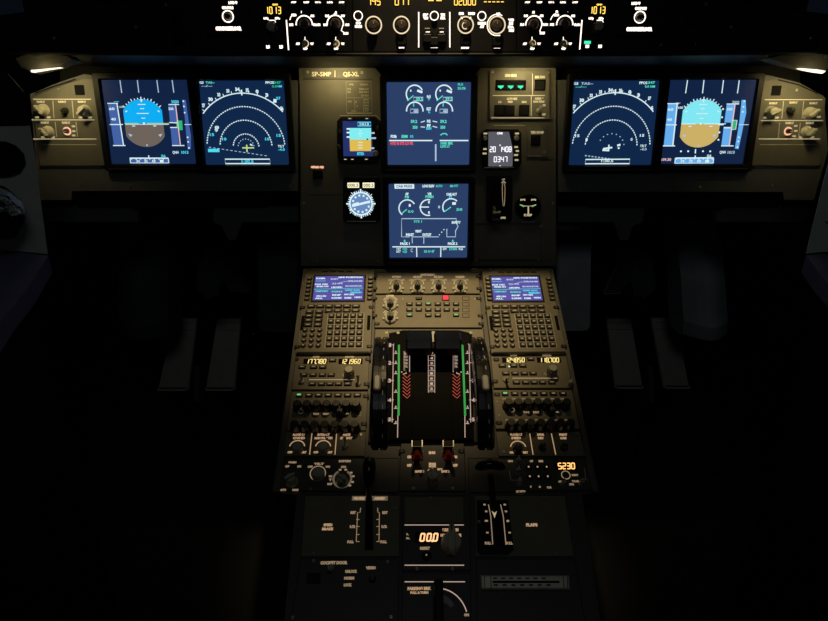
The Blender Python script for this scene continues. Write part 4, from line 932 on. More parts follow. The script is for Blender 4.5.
# ---- engine master panel
n=.004; nt=.0043; z=Z(360,420,5.914)
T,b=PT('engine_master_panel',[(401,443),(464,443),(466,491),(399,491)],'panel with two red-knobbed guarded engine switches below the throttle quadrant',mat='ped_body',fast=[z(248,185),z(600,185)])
for t,x,y,w,h in (('ENG',426,193,6.5,2.4),('ON',291,218,4,2.4),('OFF',291,268,4.6,2.4),('ON',563,218,4,2.4),('OFF',563,268,4.6,2.4),('ENG',428,259,7,2),('MODE',428,273,7,2),('MASTER 1',352,304,9,2),('NORM',472,291,5,1.8),('MASTER 2',505,304,8,2)): b.ptext(t,*z(x,y),h,nt,LP,w=w,bold=.1)
b.pstroke([z(400,300),z(410,290)],.6,n,LP); b.pstroke([z(428,284),z(430,292)],.6,n,LP)
b.obj('panel_face',T.o)
for x in (338,522):
    b=T.mb(); b.pstroke([z(x-30,120),z(x-30,158)],1,n+.016,'screw_metal'); b.pstroke([z(x+30,120),z(x+30,158)],1,n+.016,'screw_metal'); b.pprism([z(x-26,118),z(x+26,118),z(x+26,158),z(x-26,158)],n,n+.014,'black',ch=.001); b.pstroke([z(x-26,157),z(x+26,157)],.5,n+.015,'edge_light'); b.obj('switch_guard',T.o)
    b=MB(); u,v=T.uv(*z(x,205),.01)
    b.tube([(u,v+.012,.003),(u,v+.002,.012),(u-.001,v-.012,.024)],[.004,.0045,.005],'red_plastic'); 
    for dx in (-.0058,.0058): b.tube([(u+dx*.6,v-.004,.018),(u+dx,v-.012,.024),(u+dx*1.1,v-.018,.027)],[.002,.0036,.0024],'red_plastic')
    b.obj('master_switch',T.o,label='red engine switch')
    b=MB(); b.stroke([(u-.010,v+.004),(u-.005,v+.014),(u+.005,v+.014),(u+.010,v+.004)],.0014,.012,'handle_grey'); b.obj('lever_fork',T.o)
knob(T,*z(430,338),5.6,.018,'knob_grey','bar',0,n=n); screw(T,*z(317,405),n); screw(T,*z(548,405),n)
# ---- radio panels
zl=Z(270,345,5.914)
def rmp(left):
    o=[(293.5,355.6),(369.4,355.6),(367.8,389.4),(288.4,389.4)]
    T,b=PT('radio_tuning_panel',o,'radio tuning panel with two glowing amber windows, '+('below the left keypad unit' if left else 'below the right keypad unit'),fast=[zl(152,85),zl(581,85),zl(118,228),zl(572,232)] if left else [(297.6,361),(291,383)],place=None if left else (530.3,372.5))
    b.pbox(315.5,361.2,24,5.2,n,n+.0005,'void_black'); b.pbox(350.5,361.2,24,5.2,n,n+.0005,'void_black')
    b.pseg('177.780' if left else '124.850',316,361.4,4.1,20.5,n+.0007,'rmp_digit',th=.8); b.pseg('121.960' if left else '118.700',350.5,361.4,4.1,20.5,n+.0007,'rmp_digit',th=.8)
    b.ptext('ACTIVE',316,356.9,1.5,nt,LL,w=7,bold=.06); b.ptext('STBY/CRS',349.5,356.9,1.5,nt,LL,w=9,bold=.06)
    b.pstroke([zl(232,205),zl(500,205)],.8,n,LL); b.parc(349,374,6.2,.8,n,'edge_light',180,360,sy=.8)
    b.pdisc(300.6,367.9,1.0,n,'drum_white') if left else b.pdisc(309,367.9,.9,n,'drum_white')
    b.obj('panel_face',T.o)
    KM=key_mesh(.0105,.0055,.003,'cap',leg='leg_tiny'); put('transfer_key',KM,T.o,(*T.uv(332.5,360.6,n),n))
    for x,y in ((190,132),(258,132),(312,132),(200,178),(255,178),(310,178),(362,178),(250,232),(305,232),(355,232),(405,232),(460,232)):
        if left and x==190: pass
        key(T,*zl(x,y),KM,n)
    knob(T,349,371.5,4.9,.020,'knob_grey','grip',0,n=n,top='knob_pale')
    if left: toggle(T,302,381.8,n=n); toggle(T,358.2,384,n=n)
    else: toggle(T,302,381.8,TOG_DN,n); knob(T,365.5,384.5,2.6,.012,'knob_pale','bar',-20,n=n)
rmp(True); rmp(False)
def acp(left):
    o=[(288,391.4),(367.7,391.4),(366,430.4),(281.5,430.4)]
    T,b=PT('audio_control_panel',o,'audio panel with two rows of round black knobs, '+('left of the throttle quadrant' if left else 'right of the throttle quadrant'),fast=[(366,396.2),(364,424)] if left else [(291,396),(286,424.6)],place=None if left else (534.6,411))
    b.pstroke([(351,410),(360.3,410),(361,415.6),(351,415.6)],.7,n,'edge_light',closed=True)
    for x,t in zip((316,326),('VOICE','RESET')): b.ptext(t,x,413.8,1.8,nt,LL,w=6,bold=.06)
    b.ptext('PA',347.5,413.5,1.6,nt,LL,w=3,bold=.06)
    for x in (289.6,288): b.pdisc(x,403 if x>289 else 416.8,.7,n,'edge_light')
    for i in range(7): b.ptext('VHF',297+9.7*i,400.3,1.3,nt,'leg_tiny',w=4,bold=.04); b.ptext('ADF',294.5+9.9*i,421.5,1.4,nt,'leg_tiny',w=3,bold=.04)
    b.obj('panel_face',T.o)
    KM=key_mesh(.0102,.0058,.003,'cap',leg=LL); 
    for i in range(7): key(T,299.2+9.7*i,395.5,KGd if i==0 else KM,n,label='green-lit key' if i==0 else None)
    kx=knob_mesh(.0082,.019,'knob_black',None)
    for i in range(7): u,v=T.uv(297.4+9.75*i,404.8,n+.012); put('knob',kx,T.o,(u,v,n),rot=(0,0,random.uniform(-1,1)))
    for i in range(7): u,v=T.uv(294.8+10*i,425.6,n+.012); put('knob',kx,T.o,(u,v,n),rot=(0,0,random.uniform(-1,1)))
    b=T.mb(); u,v=b.pp(300.8,411.6,.01); k=T.sx(300,411); b.arc(0,0,2.4*k,1.3*k,.006,'knob_pale'); b.box(0,3*k,1.5*k,5*k,.004,.010,'knob_pale',r=.0006); b.cyl(0,0,[(0,.003),(.006,.002)],'knob_black',12); b.obj('selector_ring',T.o,(u,v,n))
    knob(T,340,412,3.6,.017,'knob_black','bar',180,n=n)
acp(True); acp(False)
# ---- lighting panels
z=Z(270,420,5.914)
T,b=PT('flood_light_panel',[(281,431.6),(366,431.6),(364.6,456),(277.5,456)],'dim panel with two half-ringed knobs and one small toggle, below the left audio panel',mat='ped_panel')
for x,l1,l2 in ((299,'FLOOD LT','OVHD'),(323.6,'INTEG LT','MAIN PNL & PED'),(346.4,'AIDS','EVENT')):
    b.ptext(l1,x,434.6,2.1,nt,LP,w=12 if x<340 else 8,bold=.07); b.ptext(l2,x,438,2.1,nt,LP,w=12 if x!=323.6 else 18,bold=.07)
b.pstroke([z(248,80),z(234,205)],.9,n,LP); b.pstroke([z(394,80),z(384,205)],.9,n,LP)
for x in (297,323): b.parc(x,447.5,7.6,1.1,n,LP,10,170); b.ptext('OFF',x-7,452.2,1.9,nt,LP,w=5,bold=.08); b.ptext('BRT',x+7,452.2,1.9,nt,LP,w=5,bold=.08)
b.obj('panel_face',T.o); screw(T,361,434.8,n); screw(T,282.6,452,n)
for x in (297,323): knob(T,x,447.6,5.0,.014,'knob_grey','grip',0,n=n)
toggle(T,345.2,446,n=n)
z=Z(460,420,5.914)
T,b=PT('flood_light_panel',[(495.8,431.6),(580,431.6),(585.5,456),(499,456)],'dim panel with one half-ringed knob and two small dark buttons, below the right audio panel')
for x,l1,l2,w in ((516.3,'FLOOD LT','PED',12),(540.8,'DFDR','EVENT',7),(563.2,'PRINT','ACARS',8)):
    b.ptext(l1,x,434.6,2.1,nt,LP,w=w,bold=.07); b.ptext(l2,x,438,2.1,nt,LP,w=w*.8,bold=.07)
b.pstroke([z(412,80),z(432,205)],.9,n,LP); b.pstroke([z(540,80),z(566,205)],.9,n,LP)
b.parc(518.3,448,7.6,1.1,n,LP,10,170); b.ptext('OFF',512,452.4,1.9,nt,LP,w=5,bold=.08); b.ptext('BRT',525.5,452.4,1.9,nt,LP,w=5,bold=.08)
b.obj('panel_face',T.o); screw(T,577.4,435.4,n); screw(T,503.6,452,n)
knob(T,518.3,448,4.6,.014,'knob_black','grip',0,n=n)
for x in (542.9,564.6): knob(T,x,446,3.6,.010,'knob_black','dot',0,n=n)
# ---- weather radar / transponder
z=Z(270,420,5.914)
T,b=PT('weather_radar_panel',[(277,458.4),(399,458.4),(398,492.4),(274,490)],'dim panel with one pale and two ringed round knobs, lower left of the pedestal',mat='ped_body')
for t,x,y,w in (('GAIN',132,250,8),('OFF',102,274,4),('ON',172,274,4),('OFF',238,276,5),('TILT',290,259,10),('WX',342,276,5),('SYSTEM',442,243,12),('MULTISCAN',435,277,5),('WX',358,333,4),('T',357,353,3),('MAP',354,378,5),('AUTO',78,413,6),('MAN',150,413,6)): b.ptext(t,*z(x,y),1.9,nt,LL,w=w,bold=.08)
x,y=z(283,315); b.parc(x,y,7.6,.9,n,LL); x,y=z(428,348); b.parc(x,y,8.8,2.0,n,'leg_tiny',120,420); 
for a_ in (-45,-20,15,40,75,105): u,v=b.pp(x,y,n); k=T.sx(x,y); b.box(u+11*k*math.cos(rad(a_)),v+10*k*math.sin(rad(a_)),2.6*k,1.8*k,n,nt,LL)
b.obj('panel_face',T.o); screw(T,*z(45,308),n); screw(T,*z(240,410),n)
knob(T,*z(123,350),5.6,.018,'knob_pale','bar',-60,n=n,label='pale knob'); knob(T,*z(283,315),6.0,.012,'knob_grey','grip',0,n=n); knob(T,*z(425,352),5.6,.016,'knob_grey','bar',-130,n=n)
z=Z(460,420,5.914)
T,b=PT('transponder_panel',[(468,458.4),(588.5,458.4),(594,490),(469,492.4)],'dim panel with the glowing orange number 5230 and a small dotted keypad',mat='ped_body')
b.pbox(566.2,466,22,7.5,n,n+.0005,'void_black'); b.pseg('5230',566.4,466.0,5.6,17.5,n+.0007,'atc_digit',th=1.0)
b.parc(565.8,475,4.2,.9,n,LL); b.ptext('IDENT',575,475,1.8,nt,LL,w=6.5,bold=.07); b.ptext('ATC',560,481.5,1.7,nt,LL,w=3.4,bold=.07)
for t,x,y,w in (('ON',297,243,5),('OFF',422,243,3.4),('1',478,243,4.5),('ALT RPTG',358,422,9.5),('CLR',528,398,5),('TCAS',682,362,7),('XPDR',660,380,5),('0',472,395,2.2),('7',420,395,2)): b.ptext(t,*z(x,y),1.8,nt,LL,w=w,bold=.08)
b.pstroke([z(292,300),z(300,355),z(345,358)],.8,n,'edge_light'); b.pstroke([z(735,285),z(745,350),z(760,358)],.8,n,'edge_light')
b.obj('panel_face',T.o)
kd=MB(); kd.cyl(0,0,[(0,.0056),(.002,.0052),(.0026,.0044)],'knob_black',14); kd.box(0,0,.0024,.0026,.0026,.0028,LP); kd=kd.mesh('keypad_key')
for x in (405,457,511):
    for y in (281,337): key(T,*z(x+(y-281)*.12,y),kd,n,'keypad_key')
for x,y in ((345,238),(345,298),(352,362),(615,372),(722,366)): knob(T,*z(x,y),2.6,.014,'knob_pale','bar',random.choice((0,15,90,-80)),n=n)
# ---- lower pedestal
z=Z(290,516,5.914); z4=Z(270,420,5.914)
T,b=PT('speed_brake_panel',[(305,495.5),(400,495.5),(399,556.5),(301,556.5)],'speed brake panel, its black lever slot between two white scales, lower left of the pedestal')
b.ptext('SPEED',*z(225,52),2.4,nt,LP,w=9,bold=.08); b.ptext('BRAKE',*z(222,76),2.4,nt,LP,w=11,bold=.08)
b.pprism([z4(486,450),z4(570,450),z4(568,476),z4(484,476)],n,nt,'leg_tiny'); b.pprism([z4(602,450),z4(696,450),z4(696,476),z4(600,476)],n,nt,'leg_tiny')
b.ptext('GND SPLRS',*z4(527,463),2.2,nt+.0002,LP,w=11,bold=.08); b.ptext('ARMED',*z4(648,463),2.2,nt+.0002,LP,w=11,bold=.08)
for t,x,y in (('RET',353.2,512.5),('RET',385,512.5),('1/2',352.6,526.5),('1/2',384.2,526.5),('FULL',350.5,541.8),('FULL',383.6,541.8)): b.ptext(t,x,y,2.4,nt,LL,w=6.5 if t=='FULL' else 5.5,bold=.08)
b.pstroke([(360.7,507.8),(360,512.5),(357.6,512.5),(356.2,541.6)],.7,n,LL); b.pstroke([(377.6,507.8),(378,512.5),(379.4,512.5),(379,541.6)],.7,n,LL)
for y in (519.5,526.5,534.5,541.6): b.pstroke([(356.2,y),(359.4,y)],.6,n,LL); b.pstroke([(376.4,y),(379.4,y)],.6,n,LL)
b.pprism([(365.6,497),(372.4,497),(373.4,550),(364.8,550)],n,n+.0005,'void_black')
b.obj('panel_face',T.o)
for x,y in ((313,553.4),(395,508.6),(322,498.6)): screw(T,x,y,n)
b=T.mb(); u,v=T.uv(369,470,.06); u2,v2=T.uv(369,503,.01)
b.tube([(u2,v2,.0),(u2,v2+.008,.02),(u,v-.016,.05)],[.005,.0045,.0045],'black',10); b.obj('lever_arm',T.o)
b=T.mb(); b.tube([(u,v-.020,.048),(u,v-.012,.055),(u,v+.004,.062),(u,v+.014,.060),(u,v+.019,.054)],[.005,.009,.0105,.009,.004],'gloss_black',16); b.obj('lever_knob',T.o,smooth=True)
z=Z(395,480,4.4)
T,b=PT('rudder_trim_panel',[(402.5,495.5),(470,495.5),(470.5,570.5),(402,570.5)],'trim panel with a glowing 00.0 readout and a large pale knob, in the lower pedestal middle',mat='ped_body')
b.pprism([(405,497.5),(463,497.5),(463.5,522.5),(405,522.5)],n,n+.0008,'ped_panel')
b.pstroke([z(42,198),z(302,198)],.8,n,'leg_scale'); b.pstroke([z(42,375),z(304,375)],.8,n,'leg_scale')
b.pbox(428,537.3,25,11,n,n+.0005,'void_black'); b.pseg('00.0',429,537.3,7.2,19.5,n+.0007,'trim_digit',th=1.5,shear=.2)
b.ptext('L',*z(56,238),1.8,nt,LL,w=2.6,bold=.07); b.ptext('R',*z(58,256),1.8,nt,LL,w=4,bold=.07); b.ptext('RESET',*z(132,300),2.6,nt,LL,w=10,bold=.08); b.ptext('RUDDER TRIM',*z(244,219),2.6,nt,LP,w=16,bold=.1)
b.ptext('NOSE',*z(214,243),2.6,nt,LP,w=7,bold=.1); b.ptext('NOSE',*z(276,243),2.6,nt,LP,w=7,bold=.1); b.obj('panel_face',T.o); screw(T,431,498.3,n+.001)
b=T.mb(); u,v=b.pp(451.5,543.5,.010); k=T.sx(451,543); b.cyl(u,v,[(n,10.4*k),(.018,10.0*k),(.023,8.4*k)],'knob_pale',32); b.obj('trim_knob',T.o)
b=T.mb(); b.pprism([(448.6,526),(449.6,523),(454,523),(455,526),(456,546),(454,551),(449.5,551),(447.6,546)],.022,.032,'knob_pale',ch=.002); b.pstroke([(451.8,524),(451.8,530)],1.3,.0322,'black'); b.obj('knob_grip',T.o)
u,v=T.uv(426.4,556,n); kr2=MB(); kr2.cyl(0,0,[(0,.0075),(.004,.0072),(.005,.006)],'black',18); kr2.box(0,0,.002,.002,.005,.0052,LL); put('reset_button',kr2.mesh('reset_button'),T.o,(u,v,n))
T,b=PT('parking_brake_panel',[(402,573),(470.5,573),(471,640),(401.5,640)],'parking brake panel with a black turn handle over a pale dial, at the bottom middle',mat='ped_body')
b.pstroke([z(42,448),z(170,448)],.8,n,'leg_scale'); b.pstroke([z(212,448),z(308,448)],.8,n,'leg_scale')
b.ptext('PARKING BRK',*z(107,477),2.8,nt,LP,w=23.5,bold=.08); b.ptext('PULL & TURN',*z(107,495),2.2,nt,LP,w=18,bold=.08)
cu,cv=b.pp(438.6,620,n); k=T.sx(438,610)
b.prism([(cu+math.cos(rad(a_))*r*k,cv+math.sin(rad(a_))*r*k) for r,a_ in [(24,88),(24,75),(23,62),(22,50),(21,40),(17,42),(17,58),(17,75),(17,88)]],n,nt,'handle_grey')
b.arc(cu,cv,29*k,1.0*k,n,'leg_scale',14,82,sy=1.02); b.ptext('ON',466.5,614.8,2.4,nt,LL,w=5,bold=.1); b.obj('panel_face',T.o)
for x,y in (z(97,392),z(253,392)): screw(T,x,y,n)
b=T.mb(); b.pprism([(434.6,582),(436,578),(442,578),(443.4,582),(443.4,640),(434.6,640)],n,.034,'black',ch=.003)
b.obj('brake_handle',T.o)
z=Z(440,516,5.914); z6=Z(460,420,5.914)
T,b=PT('flap_lever_panel',[(475,495.5),(565,495.5),(574,556.5),(476,556.5)],'flaps panel, a white framed lever gate with a yellow pointer, lower right of the pedestal')
b.pprism([(477,500),(508,500),(514,550),(508,555),(480,555),(477,550)],n,n+.0008,'black')
nn=n+.0008
for p in ([z6(168,500),z(300,0),z(312,168)],[z6(240,500),z(374,0),z(390,170)]): b.pstroke(p,.9,nn,LL)
for x,y in (z6(145,500),z6(155,540),z6(158,596),z(272,28),z(280,98)): b.pbox(x,y,2.4,1.6,nn,nn+.0003,LL)
for x,y in (z6(265,500),z6(272,540),z6(282,598),z(402,28),z(412,98)): b.pbox(x,y,2.4,1.6,nn,nn+.0003,LL)
b.ptext('FULL',*z(284,160),2.4,nn+.0003,LL,w=6.4,bold=.08); b.ptext('FULL',*z(410,160),2.4,nn+.0003,LL,w=6.8,bold=.08)
b.pprism([z(322,0),z(358,0),z(374,172),z(330,172)],nn,nn+.0003,'void_black'); b.prism([b.pp(*z6(188,540),n),b.pp(*z6(203,552),n),b.pp(*z6(218,540),n),b.pp(*z6(204,582),n)],nn+.0003,nn+.0008,'leg_mip')
b.ptext('FLAPS',*z(543,52),2.8,nt,LP,w=11.5,bold=.08); b.obj('panel_face',T.o); 
for x,y in ((555.5,553.6),(544.6,498.6),(471+8,522)): screw(T,x,y,n)
b=T.mb(); u,v=T.uv(490,467,.05); u2,v2=T.uv(493,503,.01); b.tube([(u2,v2,.003),(u2,v2+.01,.02),(u,v-.010,.045)],[.005,.0045,.0045],'black',10); b.obj('lever_arm',T.o)
b=T.mb(); b.tube([(u-.022,v-.002,.050),(u-.016,v,.053),(u,v+.002,.056),(u+.016,v,.053),(u+.022,v-.002,.050)],[.003,.007,.008,.007,.003],'gloss_black',16); b.obj('lever_knob',T.o,smooth=True)
z=Z(290,516,5.914)
T,b=PT('cockpit_door_panel',[(300.5,559),(399,559),(398,640),(288,640)],'almost black panel reading COCKPIT DOOR with a small toggle, bottom left of the pedestal',mat='ped_body')
for t,x,y,w,h in (('COCKPIT DOOR',260,276,27,2.8),('UNLOCK',362,327,12,2.6),('NORM',350,367,10,2.6),('LOCK',342,407,8,2.6),('VIDEO',478,306,10,2.6)): b.ptext(t,*z(x,y),h,nt,'leg_tiny' if 0 else LL,w=w,bold=.08)
b.obj('panel_face',T.o); toggle(T,330.8,568,TOG_DN,n); knob(T,372.4,578.4,3.4,.006,'knob_black','dot',0,n=n)
for x,y in (z(140,268),z(140,220),z(578,270),z(15,602),z(598,598)): screw(T,x,y,n)
b=T.mb(); b.pprism([z(100,335),z(180,335),z(178,398),z(98,398)],n,n+.002,'black',ch=.0004); b.obj('display_window',T.o)
z=Z(440,516,5.914)
T,b=PT('printer_panel',[(476.5,559),(575,559),(588,640),(477,640)],'almost black panel around a long slotted metal printer bar, bottom right of the pedestal',mat='ped_body')
b.obj('panel_face',T.o)
b=T.mb(); b.pprism([z(240,350),z(765,350),z(770,432),z(244,432)],n,.014,'slot_metal',ch=.002)
b.pprism([z(312,383),z(706,383),z(708,396),z(312,396)],.0135,.0143,'void_black'); 
for x in (262,300,730,752): b.pstroke([z(x,356),z(x+3,428)],.8,.014,'cap')
for i in range(7): b.pbox(*z(325+48*i,368),4,1.6,.014,.0143,'cap'); b.pbox(*z(330+52*i,408),4,1.8,.014,.0143,'cap')
b.obj('paper_slot',T.o)
# ================================================================== sides, footwell and room
def side(left):
    sg=1 if left else -1
    a=rad(32)
    c=CAM+ray(20 if left else 815,170)*.98
    SPl=Plane(c,(math.cos(a),math.sin(a)*sg,0),(0,0,1))
    lab='grey sidewall panel at the %s edge, '%('left' if left else 'right')+('with a dark round vent and crumpled black bag' if left else 'above the violet ledge')
    T=Thing('sidewall_panel',SPl,(20 if left else 815,190),lab,'panel')
    b=T.mb()
    pts=[(-60,128),(30,126),(34,150),(37,172),(48,254.5),(-60,244)] if left else [(890,126),(836,128),(831,155),(826,172),(806,254),(890,246)]
    b.pprism(pts,-.02,0,'wall_grey',ch=.001); b.obj('panel_face',T.o)
    b=T.mb(); b.pprism([(-60,60),(8,74),(24,92),(30,125.5),(-60,127.5)] if left else [(890,60),(850,86),(838,112),(836,127.5),(890,125.5)],-.02,-.001,'black'); b.obj('upper_shade',T.o)  # added black piece stands in for the shade on the upper sidewall
    if left:
        b=T.mb(); b.pprism([(-30,142),(6,142),(16,146),(24,154),(26,164),(20,173),(10,177),(-30,179)],0,.006,'void_black',ch=.002); b.obj('vent',T.o)
    else: screw(T,827,222,0)
    h=SPl.hit(*((20,252) if left else (815,253)))
    L=Plane(h,(1,0,0),(0,1,0))
    T=Thing('side_ledge',L,(10,275) if left else (820,275),'violet-grey flat ledge in the lower '+('left' if left else 'right')+' corner, under the grey sidewall','ledge')
    b=T.mb()
    pts=[(-70,250),(0,250),(48,255.2),(30,284),(5,314),(-25,360),(-120,360)] if left else [(890,249),(828,252.5),(806,255.2),(820,274),(850,305),(900,350)]
    b.pprism(pts,-.03,0,'shelf_violet',ch=.002); b.obj('ledge_top',T.o)
    b=T.mb(); q=[T.uv(*p) for p in pts]; cx=(-1 if left else 1)*.05; b.prism([(p[0]+cx,p[1]) for p in q],-h.z+.0,-.03,'void_black'); b.obj('console_body',T.o)
    return SPl
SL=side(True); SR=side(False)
# crumpled bag against the left sidewall
T=Thing('headset_bag',SL,(4,212),'crumpled shiny black plastic bag hanging against the left grey sidewall','bag',n=.012)
import mathutils.noise as mn
def lump(T,pts,h0,h1,mat,bump,mat2=None,seed=0,split=0):
    uv=[T.uv(*p) for p in pts]
    cu=sum(p[0] for p in uv)/len(uv); cv=sum(p[1] for p in uv)/len(uv); out=[]
    N=len(uv); sub=10 if mat=='pale_glint' else 4; ring=[]
    for i in range(N):
        for j in range(sub):
            t=j/sub; ring.append((uv[i][0]*(1-t)+uv[(i+1)%N][0]*t, uv[i][1]*(1-t)+uv[(i+1)%N][1]*t))
    b=MB(); rings=[]
    for k_,(s_,h) in enumerate([(1,0),(1.0,h1*.35),(.95,h1*.7),(.88,h1*.85),(.8,h1*.9),(.71,h1*.96),(.62,h1),(.53,h1),(.45,h1*1.02),(.36,h1),(.28,h1),(.2,h1),(.12,h1)]):
        r=[]
        for (u,v) in ring:
            x=cu+(u-cu)*s_; y=cv+(v-cv)*s_
            d=(mn.noise(Vector((x*130+seed,y*130,k_*.9)))*bump+random.uniform(-1,1)*bump*.25) if k_ else 0
            r.append((x,y,h+d))
        rings.append(r)
    b.loft(rings,mat); return b
pts=[(-26,190),(-4,184),(6,187),(22,201),(25,219),(15,236),(-20,238),(-30,215)]
b=lump(T,pts,0,.035,'black',.012); b.obj('bag_body',T.o)
pts=[(-26,189),(-4,184.5),(6,187.5),(21.5,200),(24,208),(14,209),(-4,204),(-24,202)]
T2=T; b=lump(T2,pts,0,.042,'pale_glint',.02,seed=3); b.obj('glint_fold',T.o,(0,0,.012),label='pale silvery fold, glints put into its colour')  # glints of the black plastic are put into this pale colour
# vertical side liners beside the pedestal and foot box covers
def kbox(name,pts,label,cat,mat,yw=1.42,dep=.05,r=None,sc_=(),lean=0):
    pl=Plane((0,yw,.5),(1,0,0),(0,math.sin(rad(lean)),math.cos(rad(lean))))
    cx=sum(p[0] for p in pts)/len(pts); cy=sum(p[1] for p in pts)/len(pts)
    T=Thing(name,pl,(cx,cy),label,cat); b=T.mb(); b.pprism(pts,-dep,0,mat,ch=.006); b.obj('cover',T.o)
    for p in sc_: screw(T,*p)
    return T
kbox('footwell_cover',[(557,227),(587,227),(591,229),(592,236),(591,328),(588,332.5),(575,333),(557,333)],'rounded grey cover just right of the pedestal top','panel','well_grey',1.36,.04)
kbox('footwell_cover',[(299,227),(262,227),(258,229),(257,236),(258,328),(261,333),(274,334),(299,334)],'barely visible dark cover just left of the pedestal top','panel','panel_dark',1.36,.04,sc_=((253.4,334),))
def guard(pts,label,mat='well_grey'):
    xs=[p[0] for p in pts]; pl=Plane((0,1.50,.5),(1,0,0),(0,0,1))
    T=Thing('column_guard',pl,(sum(xs)/len(xs),270),label,'panel')
    # bulged front: loft of vertical strips
    b=T.mb(); x0,x1=min(xs),max(xs); rows=[]
    for y,nn_ in ((224,0),(240,.03),(270,.045),(300,.05),(312,.055),(326,.045),(331,.02)):
        row=[]
        for i in range(9):
            t=i/8; bul=nn_+.04*math.sin(PI*t)
            row.append((*T.uv(x0+(x1-x0)*t+(y-224)*.04,y,0),bul))
        rows.append(row)
    vs=[p for r in rows for p in r]; fs=[]
    for j in range(len(rows)-1):
        for i in range(8): fs.append((j*9+i,(j+1)*9+i,(j+1)*9+i+1,j*9+i+1))
    b.add(vs,fs,mat)
    back=[(p[0],p[1],-.05) for p in vs]; b.add(back,[f[::-1] for f in fs],mat)
    E=[[j*9 for j in range(7)],[j*9+8 for j in range(7)],list(range(9)),list(range(54,63))]
    for e in E:
        for p,q in zip(e,e[1:]): b.add([vs[p],vs[q],back[q],back[p]],[(0,1,2,3)],mat)
    b.obj('shroud',T.o)
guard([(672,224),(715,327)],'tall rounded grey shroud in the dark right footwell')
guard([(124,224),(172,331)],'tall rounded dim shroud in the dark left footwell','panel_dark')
# curved pedal hangers
def hanger(left):
    pl=Plane((0,1.46,.5),(1,0,0),(0,0,1)); mx=(lambda x:x) if not left else (lambda x:856-4-x)
    T=Thing('pedal_hanger',pl,(mx(632),275),'curved dark bracket hanging above the '+('left' if left else 'right')+' pair of pedals','bracket')
    b=T.mb(); pts=[(630,249),(636,247),(646,249),(655,262),(658,290),(652,296),(643,302),(641,298),(634,298),(632,284),(628,281),(620,293),(603,294),(611,277),(620,260)]
    b.pprism([(mx(x),y) for x,y in pts],-.05,0,'panel_dark',ch=.008); 
    if not left:
        b.pstroke([(604,294.6),(611,277),(620,260),(628,250)],.7,0,'well_grey'); b.pstroke([(604,294),(621,293)],.8,0,'slot_metal')
    b.obj('bracket',T.o)
hanger(False); hanger(True)
def pedal(xt0,xt1,xb0,xb1,yt,yb,label):
    pl=Plane((0,1.62,.33),(1,0,0),(0,math.sin(rad(32)),math.cos(rad(32))))
    T=Thing('rudder_pedal',pl,((xt0+xb1)/2,(yt+yb)/2),label,'pedal','rudder pedals')
    del T.o['group']
    b=T.mb(); q=[(xt0,yt),(xt1,yt),(xb1,yb),(xb0,yb)]
    b.pprism(q,-.012,0,'pedal_metal',ch=.003); 
    for i in range(2):
        t=(i+.7)/10; b.pstroke([(xt0+(xb0-xt0)*t+2.5,yt+(yb-yt)*t),(xt1+(xb1-xt1)*t-2.5,yt+(yb-yt)*t)],.5,.0,'panel_dark')
    b.obj('tread',T.o)
    b=T.mb(); A=T.uv(xb0,yb); B=T.uv(xb1,yb); b.tube([(A[0],A[1]-.002,0),(A[0]+.006,A[1]-.006,.012),(B[0]-.006,B[1]-.006,.012),(B[0],B[1]-.002,0)],.0034,'slot_metal'); b.obj('heel_bar',T.o)
    b=T.mb(); u=(T.uv(xt0,yt)[0]+T.uv(xt1,yt)[0])/2; v=T.uv(xt0,yt)[1]; b.tube([(u,v-.03,-.012),(u,v-.02,-.05),(u,v+.16,-.10)],[.012,.012,.014],'void_black',10); vb=T.uv(xb0,yb)[1]; hz=(T.pl.o+T.pl.V*0+(T.O-T.pl.o)).z+vb*math.cos(rad(32)); q=hz-.004; b.tube([(u,v-.03,-.03),(u,vb+.02,-.03),(u,vb-q*math.cos(rad(32)),-.02-q*math.sin(rad(32)))],.010,'void_black',10); b.obj('pedal_arm',T.o)
pedal(606.5,631,614.5,643,318,386,'grey rudder pedal right of the pedestal, the one nearer to it')
pedal(651,676,663.5,689.5,317.5,386,'grey rudder pedal right of the pedestal, the one farther from it')
pedal(217,241,205.5,235,318,388,'dark rudder pedal left of the pedestal, the one nearer to it')
pedal(173,197,158,188.5,318,388,'dark rudder pedal left of the pedestal, the one farther from it')
for x,lab in ((652,'slim post standing between the right pair of pedals'),(196,'slim post standing between the left pair of pedals')):
    pl=Plane((0,1.60,.3),(1,0,0),(0,math.sin(rad(20)),math.cos(rad(20)))); T=Thing('pedal_post',pl,(x,385),lab,'post')
    b=T.mb(); b.pprism([(x-3.5,366),(x+3,366),(x+3.5,402),(x-1,404),(x-3,400)],-.03,0,'panel_dark',ch=.006); zz=T.O.z; b.tube([(0,-.03,-.02),(0,-(zz-.004)*math.cos(rad(20)),-.02-(zz-.004)*math.sin(rad(20)))],.009,'void_black',10); b.obj('post',T.o)
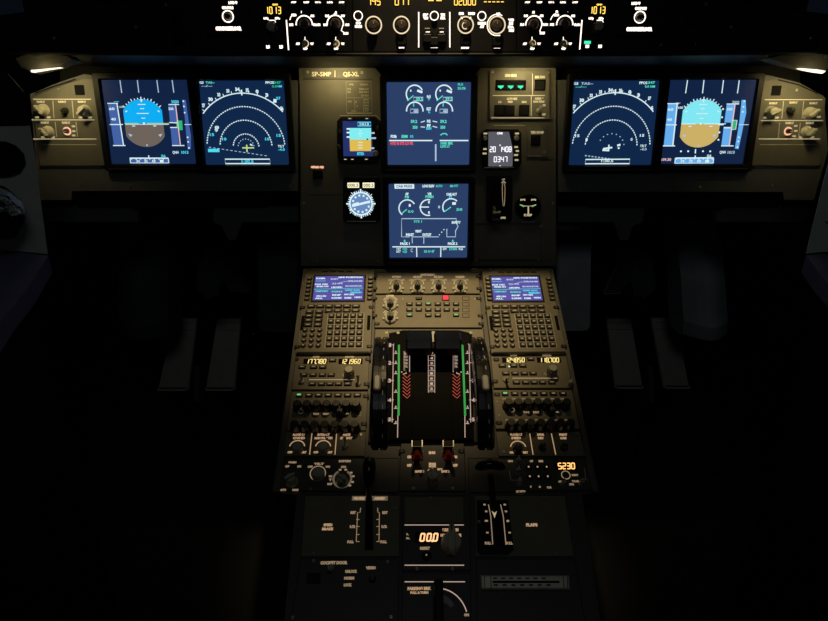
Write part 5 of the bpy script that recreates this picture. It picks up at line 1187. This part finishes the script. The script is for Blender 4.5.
# room shell
def struct(name,vs,mat):
    me=bpy.data.meshes.new(name); me.from_pydata(vs,[],[(0,1,2,3),(7,6,5,4),(0,4,5,1),(1,5,6,2),(2,6,7,3),(3,7,4,0)]); me.materials.append(MATS[mat]); me.update()
    o=bpy.data.objects.new(name,me); COL.objects.link(o); o['kind']='structure'; return o
def sbox(name,x0,x1,y0,y1,z0,z1,mat): return struct(name,[(x0,y0,z0),(x1,y0,z0),(x1,y1,z0),(x0,y1,z0),(x0,y0,z1),(x1,y0,z1),(x1,y1,z1),(x0,y1,z1)],mat)
sbox('floor',-1.25,1.25,-.8,2.2,-.05,0,'wall_dark')
sbox('wall_front',-1.25,1.25,2.2,2.25,0,1.12,'wall_dark')
sbox('wall_left',-1.30,-1.25,-.8,2.25,0,1.12,'wall_dark')
sbox('wall_right',1.25,1.30,-.8,2.25,0,1.12,'wall_dark')
sbox('ceiling',-1.3,1.3,-.8,2.3,2.12,2.17,'wall_dark')
sbox('wall_upper_left',-1.30,-1.25,-.8,2.25,1.85,2.12,'wall_dark'); sbox('wall_upper_right',1.25,1.30,-.8,2.25,1.85,2.12,'wall_dark')
gm=bpy.data.materials.new('night_glass'); gm.use_nodes=True; gb=gm.node_tree.nodes['Principled BSDF']; gb.inputs['Base Color'].default_value=(.002,.002,.003,1); gb.inputs['Roughness'].default_value=.05; MATS['night_glass']=gm
sbox('window_1',-.62,-.015,2.20,2.22,1.12,2.12,'night_glass'); sbox('window_2',.015,.62,2.20,2.22,1.12,2.12,'night_glass')
sbox('window_3',-1.25,-.65,2.20,2.22,1.12,2.12,'night_glass'); sbox('window_4',.65,1.25,2.20,2.22,1.12,2.12,'night_glass')
for i,x in enumerate((-.635,0,.635)): sbox('trim_%d'%(i+1),x-.015,x+.015,2.19,2.23,1.12,2.12,'wall_dark')
sbox('wall_back',-1.3,1.3,-.85,-.8,0,2.12,'wall_dark')
# ================================================================== light
w=bpy.data.worlds.new('night'); sc.world=w; w.use_nodes=True
w.node_tree.nodes['Background'].inputs[0].default_value=(.002,.003,.005,1); w.node_tree.nodes['Background'].inputs[1].default_value=1
def light(name,kind,loc,target,e,col,**k):
    l=bpy.data.lights.new(name,kind); l.energy=e; l.color=col
    for a_,v_ in k.items(): setattr(l,a_,v_)
    o=bpy.data.objects.new(name,l); COL.objects.link(o); o.location=loc
    o.rotation_euler=(Vector(target)-Vector(loc)).to_track_quat('-Z','Y').to_euler(); return o
W1=(1,.80,.36)
for nm,xx in (('strip_lamp_light_left',337),('strip_lamp_light_right',524)):
    p=G.hit(xx,60,-.087)
    light(nm,'AREA',p-Vector((0,0,.006)),M.hit(xx,95,.0),LIGHT['strip'],W1,shape='RECTANGLE',size=.05,size_y=.012,spread=rad(150))
for nm,xx,yy,tx in (('map_light_left',50,74,68),('map_light_right',808,75,790)):
    p=G.hit(xx,yy,-.05)
    light(nm,'AREA',p,M.hit(tx,108,.0),LIGHT['map'],W1,shape='RECTANGLE',size=.04,size_y=.012,spread=rad(130))
for nm,xx,yy in (('map_light_spill_left',44,73),('map_light_spill_right',812,75)):
    light(nm,'POINT',G.hit(xx,yy,.006),(0,0,0),LIGHT['spill'],W1,shadow_soft_size=.006)
pc=P.hit(429,LIGHT['pedy'])
light('overhead_flood','SPOT',(0.0,1.035,CZ+.62),pc,LIGHT['ped'],(1,.74,.37),spot_size=rad(LIGHT['pedcone']),spot_blend=1,shadow_soft_size=.02)
light('rear_fill','AREA',(0,-.1,2.05),(0,1.3,.7),LIGHT['fill'],(.86,.96,.98),shape='DISK',size=.5)  # unseen fill added to lift the sidewalls and footwells, no real dome lamp
